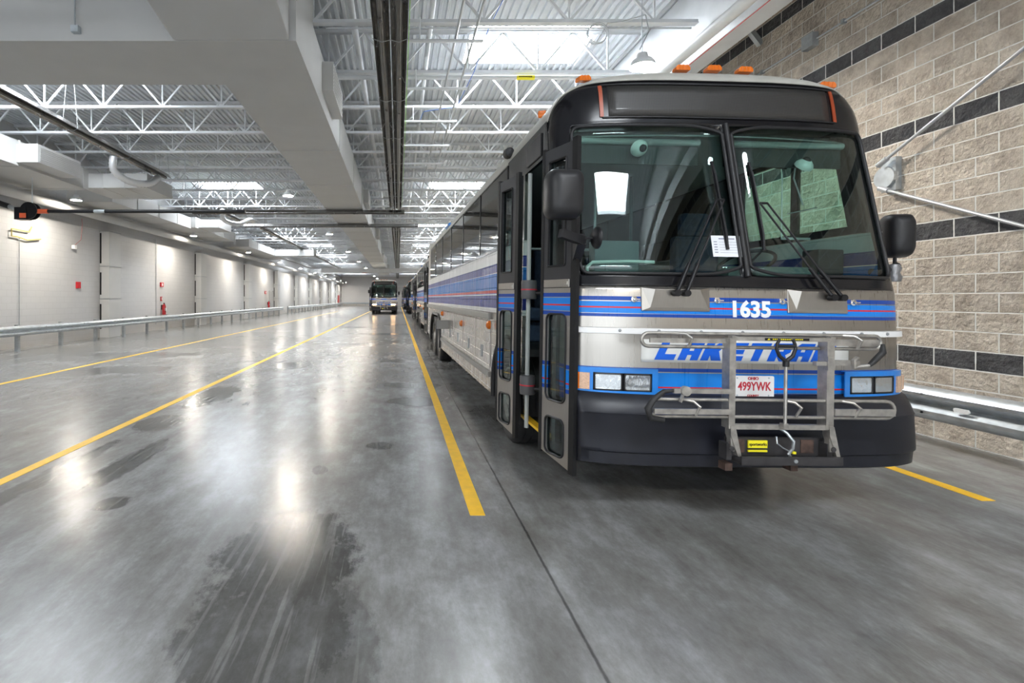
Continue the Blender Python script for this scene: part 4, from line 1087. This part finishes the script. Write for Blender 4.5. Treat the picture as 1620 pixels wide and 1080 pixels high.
        B(MB().prism([(-.005,z0_-.02),(.05,z0_-.02),(.05,z1_+.02),(-.005,z1_+.02)], fn, -.004, .030).prism([(W-.035,z0_+.05),(W,z0_+.05),(W,z1_+.02),(W-.035,z1_+.02)], fn, -.004, .045), 'rubber_edge', 'seal', parent=o)
        for a, b, c, dd, r in ((.10, W-.08, .76, 1.43, .05), (.11, W-.08, .345, .63, .045), (.12, W-.085, 1.80, z1_-.10, .015)):
            lp_ = rrect(a, b, c, dd, r)
            B(MB().prism(lp_, fn, .018, .024), 'door_window', 'dglass', parent=o)
            B(MB().tube([fn(u, v, 0) for u, v in lp_], .009, 6, closed=True), 'window_seal', 'black', 50, parent=o)
        B(MB().prism([(.06,1.635),(W-.05,1.635),(W-.05,1.695),(.06,1.695)], fn, -.012, 0).prism([(.07,1.65),(.10,1.65),(.10,1.68),(.07,1.68)], fn, -.02, 0), 'door_clip', 'steel', parent=o, bevel=.004)
        return o
    leaf((-1.262, .06), (-1.392, .455), .275, 2.72)
    leaf((-1.425, 1.05), (-1.525, 1.45), .27, 2.70)
    B(MB().tube([(-1.33, 1.02, .36), (-1.33, 1.02, 2.70)], .020, 8), 'door_shaft', 'liner', 40)
    B(MB().box(-1.40, -1.37, 1.10, 1.14, .36, 2.70), 'door_shaft', 'black')
    for z in (1.63, .76):
        B(MB().lathe([(.065,-.085),(.07,-.07),(.07,.07),(.065,.085)], (-1.335, .99, z), 'z', 20), 'shaft_collar', mat('collar_grey', (.10,.10,.105), .45) if 'cg' not in M else M['cg'], 50)
        B(MB().tube([(-1.33, .99, z-.03), (-1.15, .85, z-.03)], .02, 8), 'shaft_link', 'black', 50)
        B(MB().lathe([(.0721,-.006),(.0721,.006)], (-1.335, .99, z), 'z', 20), 'collar_stripe', 'plate_red', 50)
    # entrance interior
    B(MB().box(-1.30, -.55, .44, 1.28, .385, .40), 'entrance_step', 'rubber')
    B(MB().box(-1.315, -1.25, .46, 1.27, .40, .425), 'step_edge', 'yellow')
    B(MB().box(-1.0, -.55, .44, 1.28, .62, .66).box(-1.0, -.97, .44, 1.28, .40, .66).box(-.75, -.55, .44, 1.28, .86, .90).box(-.75, -.72, .44, 1.28, .66, .9).box(-.57, -.55, .4, 1.28, .4, 1.05), 'stair_well', 'grey_green')
    B(MB().box(-.98, -.62, .40, .52, 1.05, 2.02).box(-.9, -.87, .385, .40, 1.55, 1.85), 'entry_panel', 'grey_green', bevel=.01)
    B(MB().tube([(-1.12, .45, .45), (-1.12, .45, 1.3)], .018, 8).tube([(-1.0, .50, .9), (-1.0, .50, 1.5)], .02, 8), 'entry_rail', 'steel', 50)
    if detail:
        hc = MB()
        hc.tube([(-1.16+.014*math.cos(k*1.2), .47+.014*math.sin(k*1.2), 1.28+.0035*k) for k in range(80)], .006, 5)
        B(hc, 'coiled_hose', 'black')
    # cabin
    B(MB().box(-.55, 1.27, .38, 12.1, .98, 1.05).box(-1.27, -.55, 1.30, 12.1, .98, 1.05), 'cabin_floor', 'rubber')
    B(MB().box(-1.24, 1.24, .75, 12.1, 2.96, 3.0), 'cabin_ceiling', 'liner')
    mb = MB()
    mb.prism([(.12,1.45),(.10,1.66),(.22,1.71),(.48,1.70),(.72,1.60),(.72,1.05),(.5,1.05)], lambda u, v, w: (w, u+.05+.0*w, v), -.98, 1.10)
    B(mb, 'dashboard', 'dash', bevel=.02)
    B(MB().prism([(.62,1.60),(.60,1.80),(.66,1.86),(.86,1.78),(.9,1.5)], lambda u, v, w: (w, u, v), .25, 1.12), 'instrument_binnacle', 'dash', bevel=.02)
    B(MB().tube([(-1.08, .30, 1.74), (-1.08, .30, 1.80), (-1.04, .30, 1.835), (-.78, .27, 1.845), (-.58, .25, 1.84)], .014, 8), 'grab_rail', 'cam', 50)
    sw = MB(); cs = [Vector((.68+.23*math.cos(t), .98+.23*math.sin(t)*.82, 1.90+.23*math.sin(t)*-.45)) for t in [2*PI*k/32 for k in range(32)]]
    sw.tube(cs, .015, 8, closed=True)
    for k in (4, 12, 24): sw.tube([(.68, .98, 1.87), cs[k]], .010, 6)
    sw.tube([(.68, .98, 1.88), (.68, .72, 1.60)], .03, 10)
    B(sw, 'steering_wheel', 'black', 50)
    if detail:
        st = MB(); st.box(.42, .94, 1.25, 1.75, 1.35, 1.48).box(.44, .92, 1.70, 1.84, 1.45, 2.25).box(.52, .84, 1.72, 1.84, 2.25, 2.5).box(.55, .8, 1.35, 1.65, 1.05, 1.35)
        B(st, 'driver_seat', 'seatcloth', bevel=.04)
        for k in range(5):
            for x in (-.85, .55):
                if x > 0 and k == 0: continue
                y = 2.1+.95*k
                st = MB(); st.box(x-.35, x+.35, y, y+.45, 1.3, 1.45).box(x-.35, x-.02, y+.4, y+.52, 1.4, 2.15).box(x+.02, x+.35, y+.4, y+.52, 1.4, 2.15).box(x-.2, x+.2, y+.1, y+.4, 1.05, 1.3)
                B(st, 'passenger_seat', 'seatcloth', bevel=.03)
        B(MB().box(.10, 1.26, 2.02, 2.06, 1.05, 1.95).tube([(.12, 2.04, 1.05), (.12, 2.04, 2.95)], .018, 8), 'driver_partition', 'grey_green')
        B(MB().tube([(-.35, 1.9, 1.05), (-.35, 1.9, 2.95)], .018, 8).tube([(-.35, 1.9, 2.1), (-1.2, 1.9, 2.1)], .016, 8), 'stanchion', 'galv', 50)
        B(MB().tube([(.75,.50,2.86),(.80,.60,2.60),(.90,.62,2.38)], .006, 6).tube([(.75,.60,2.30),(1.02,.62,2.36)], .005, 6).box(.70,.95,.60,.61,2.08,2.10).tube([(.7,.6,2.1),(.7,.6,2.7)], .004, 6), 'antenna_frame', 'galv', 50)
        B(MB().box(.98, 1.2, .55, .72, 1.78, 2.0), 'fare_terminal', 'grey_plastic', bevel=.01)
    for x0, x1 in ((-1.08, -.10), (.12, 1.10)):
        v = MB().box(x0, x1, .49, .505, 2.66, 2.83)
        o = B(v, 'sun_visor', 'visor'); B(MB().tube([(x0, .48, 2.84), (x1, .48, 2.84)], .028, 10).box(x1-.26, x1-.16, .452, .456, 2.835, 2.85), 'roller_tube', 'liner', 50, parent=o)
    B(MB().grid(arange(-1.12, 1.12, 12), [2.88, 2.97], lambda u, v: (u, .40+(v-2.88)*2+.08*u*u, v)), 'header_liner', 'liner', solid=.01)
    for x, z, tl in ((-.63, 2.76, 0), (.72, 2.66, .14)):
        cm = MB().lathe([(0,-.045),(.03,-.04),(.055,-.02),(.066,.0),(.066,.02),(0,.025)], (0,0,0), 'y', 22)
        o = B(cm, 'dome_camera', 'cam', 50); o.location = (x, .40, z); o.rotation_euler = (.5 if tl == 0 else -.75, 0, .15)
        B(MB().lathe([(0,-.062),(.02,-.058),(.030,-.045),(.030,-.03)], (.0,0,.012), 'y', 16), 'camera_lens', 'black', 50, parent=o)
        if tl: B(MB().tube([(0,.02,.0),(0,.10,.17)], .012, 8).box(-.06,.06,.06,.14,.16,.175), 'camera_mount', 'black', parent=o)
    # bicycle rack
    rk = bpy.data.objects.new('bike_rack', None); C.objects.link(rk); rk.parent = R
    Y0 = -.27
    def oblong(x0, x1, z0_, z1_, y, r, lean=0):
        h = (z1_-z0_)/2; zc = (z0_+z1_)/2; P_ = []
        for k in range(9): t = PI/2+PI*k/8; P_.append((x0+h+h*math.cos(t), y, zc+h*math.sin(t)))
        for k in range(9): t = -PI/2+PI*k/8; P_.append((x1-h+h*math.cos(t), y, zc+h*math.sin(t)))
        return MB().tube(P_, r, 10, closed=True)
    def RK(mb, name, m, smooth=40, **k): return B(mb, name, m, smooth, parent=rk, **k)
    for x in (-.325, .345):
        RK(MB().box(x-.015, x+.012, Y0-.02, Y0+.02, .55, 1.318).box(x-.03 if x < 0 else x-.038, x-.012, Y0-.02, Y0+.055, .70, 1.30), 'upright', 'rack')
        RK(MB().prism([(x-.02,.72),(x+.01,.72),(x+.055,.515),(x+.03,.52),(x-.02,.66)], lambda u, v, w: (u, w, v), Y0-.028, Y0+.03), 'foot_gusset', 'rack')
    t1 = oblong(-.915, .735, 1.235, 1.325, Y0+.045, .012)
    t1.box(-.87, -.33, Y0+.02, Y0+.035, 1.262, 1.292).box(.36, .70, Y0+.02, Y0+.035, 1.255, 1.300)
    for x in (-.62, .53): t1.tube([(x-.07, Y0+.045, 1.325), (x-.01, Y0+.01, 1.322), (x+.01, Y0-.02, 1.295), (x, Y0, 1.24)], .010, 8)
    RK(t1, 'wheel_tray', 'rack')
    t2 = oblong(-.885, .79, .775, .888, Y0, .012)
    t2.box(-.86, -.33, Y0-.03, Y0-.015, .795, .83).box(.36, .77, Y0-.03, Y0-.015, .795, .84)
    for x in (-.58, .10, .50): t2.tube([(x-.08, Y0, .888), (x-.02, Y0-.03, .880), (x+.01, Y0-.05, .85), (x, Y0-.02, .785)], .010, 8)
    RK(t2, 'wheel_tray', 'rack')
    RK(MB().box(-.335, .355, Y0-.02, Y0+.01, 1.285, 1.31).box(-.335, .355, Y0-.015, Y0+.015, .695, .728), 'cross_bar', 'rack')
    o = RK(MB().box(-.12, .18, Y0-.023, Y0-.02, 1.290, 1.306), 'warning_strip', 'black')
    wm = MB().prism([(-.105,1.293),(-.085,1.293),(-.095,1.304)], lambda u, v, w: (u, w, v), Y0-.025, Y0-.023)
    for k in range(15): wm.box(-.07+.014*k, -.061+.014*k, Y0-.025, Y0-.023, 1.2945, 1.3015)
    me_ = wm.build('strip_marks', M['yellow_label']); me_.parent = o
    # support arms with foam grips
    RK(MB().box(-.74, -.34, Y0-.045, Y0-.015, .935, .965).lathe([(.032,-.06),(.032,-.03)], (-.665, Y0, .952), 'y', 18).bar((-.665, Y0-.03, .95), (-.69, Y0-.03, .875), .022, .01), 'support_arm', 'rack')
    RK(MB().tube([(-.74, Y0-.03, .95), (-.80, Y0-.03, .945), (-.87, Y0-.03, .89), (-.905, Y0-.03, .83), (-.89, Y0-.03, .77), (-.80, Y0-.03, .755)], [.010,.016,.020,.022,.022,.018], 10), 'foam_grip', 'rubber')
    RK(MB().box(.215, .32, Y0-.04, Y0-.01, 1.128, 1.155).box(.285, .325, Y0-.05, Y0-.03, 1.10, 1.19).box(.36, .55, Y0+.0, Y0+.03, 1.125, 1.16).tube([(.53, Y0, 1.18), (.495, Y0-.01, 1.16), (.50, Y0-.01, 1.115), (.53, Y0-.01, 1.12), (.59, Y0-.02, 1.13)], .014, 8), 'support_arm', 'rack')
    RK(MB().tube([(.59, Y0-.02, 1.13), (.62, Y0-.02, 1.155), (.685, Y0-.02, 1.22), (.705, Y0, 1.27)], [.012,.018,.020,.012], 10), 'foam_grip', 'rubber')
    # release handle
    hd = MB().tube([(.005, Y0-.045, .735), (.005, Y0-.045, 1.12)], .010, 8).box(-.012, .022, Y0-.055, Y0-.02, .715, .745)
    ho = RK(hd, 'release_handle', 'rack')
    B(MB().tube([(.005, Y0-.045, 1.12), (.005, Y0-.045, 1.155)], .019, 8).tube([(.005, Y0-.045, 1.155), (-.04, Y0-.045, 1.19), (-.06, Y0-.045, 1.235), (-.055, Y0-.045, 1.27), (-.04, Y0-.045, 1.30)], [.014,.012,.010,.010,.009], 8).tube([(.005, Y0-.045, 1.155), (.05, Y0-.045, 1.19), (.068, Y0-.045, 1.235), (.063, Y0-.045, 1.27), (.05, Y0-.045, 1.30)], [.014,.012,.010,.010,.009], 8).tube([(-.055, Y0-.045, 1.255), (.063, Y0-.045, 1.255)], .011, 8), 'handle_grip', 'grey_plastic', 50, parent=rk)
    # base
    RK(MB().box(-.32, .36, Y0+.06, Y0+.075, .50, .625), 'back_plate', 'rack_dark')
    RK(MB().box(-.30, .38, Y0-.07, Y0-.055, .475, .53).box(-.30, .38, Y0-.07, Y0+.08, .475, .485), 'base_channel', 'rack_dark')
    for xa, xb in ((-.265, -.19), (.20, .29)): RK(MB().box(xa, xb, Y0+.056, Y0+.06, .52, .61), 'rust_patch', 'rust')
    for x in (-.34, .11): RK(MB().box(x, x+.05, Y0+.03, Y0+.10, .405, .455), 'foot_bracket', 'rust')
    for x in (-.36, .325): RK(MB().box(x, x+.035, Y0-.01, Y0+.07, .49, .60).lathe([(.018,-.045),(.016,-.05),(0,-.055)], (x+.01, Y0, .575), 'y', 10), 'pivot', 'rack_dark')
    st = RK(MB().box(-.172, -.04, Y0+.045, Y0+.056, .555, .605).box(-.172, -.04, Y0+.045, Y0+.056, .528, .540), 'maker_sticker', 'yellow_label')
    if detail: text_mesh('sportworks', .030, -.106, .580, lambda x, z: (x, Y0+.044, z), 'sticker_text', M['black'], rk, bold=.0002, sx=.86)
    RK(MB().tube([(.02, Y0+.03, .70), (.055, Y0, .67), (.085, Y0-.02, .62), (.09, Y0-.01, .57), (.07, Y0+.0, .53), (.09, Y0, .50)], .010, 8).tube([(.0, Y0+.02, .64), (-.01, Y0, .60), (.03, Y0, .57), (.10, Y0, .535)], .005, 6).lathe([(.013,-.01),(.012,-.016),(0,-.018)], (.06, Y0-.06, .503), 'y', 12), 'lock_cable', 'galv')
    RK(MB().box(.085, .105, Y0-.02, Y0, .535, .550), 'cable_tag', 'yellow_label')
    return root

roll = math.radians(.9)
bus = make_coach(True, roll)
bus.location = (2.53, 3.6, 0); bus.rotation_euler = (0, roll, math.radians(1.4))
tag(bus, 'nearest coach, silver with blue and red stripes, doors open, folded bike rack in front', 'bus', 'silver and blue coaches')
# paper notice behind the windshield
pn = thing('paper_notice', 'white typed notice sheet under the left windshield wiper of the nearest coach', 'paper', (2.53, 3.6, 0), (0, roll, math.radians(1.4)))
def pfn(u, v, w=0): return (u, F(u, v, .009)+w, v)
MB().grid(arange(-.235, .005, 4), arange(1.875, 2.035, 4), pfn).build('sheet', M['paper'], pn, solid=.001)
tx = MB()
tx.grid([-.18, -.06], [2.008, 2.014], lambda u, v: (u, F(u, v, .0105), v))
for k in range(5):
    z = 1.985-.02*k
    tx.grid([-.22, -.195], [z, z+.005], lambda u, v: (u, F(u, v, .0105), v)); tx.grid([-.18, -.03], [z, z+.0015], lambda u, v: (u, F(u, v, .0105), v))
tx.build('printed_lines', M['ink'], pn)

SK = ('cabin_ceiling', 'passenger_seat', 'driver_seat', 'antenna_frame', 'fare_terminal', 'driver_partition', 'stanchion', 'fleet_number', 'coiled_hose', 'entry_rail', 'dome_camera')
for (x, y, yaw, lab) in ((2.50, 17.2, .4, 'second coach in the parked row, open doors showing past the nearest one'),
                         (2.50, 31.3, .4, 'third coach in the parked row, mostly hidden by the one in front'),
                         (2.30, 50.0, .2, 'distant coach whose narrow dark front peeks out left of the parked row'),
                         (2.05, 72.0, .2, 'farthest coach, a dark sliver left of the parked row')):
    c = copy_tree(bus, None, SK); c.location = (x, y, 0); c.rotation_euler = (0, 0, math.radians(yaw)); c['label'] = lab
c = copy_tree(bus, None, ('coiled_hose', 'fleet_number')); c.location = (-1.43, 49.5, 0); c.rotation_euler = (0, 0, 0); c['label'] = 'oncoming coach with lit headlights in the open lane far down the hall'
def all_children(o):
    for ch in o.children: yield ch; yield from all_children(ch)
for ch in all_children(c):
    if ch.name.startswith('headlight.') or ch.name == 'headlight':
        ch.material_slots[0].link = 'OBJECT'; ch.material_slots[0].material = M['headlight_on']
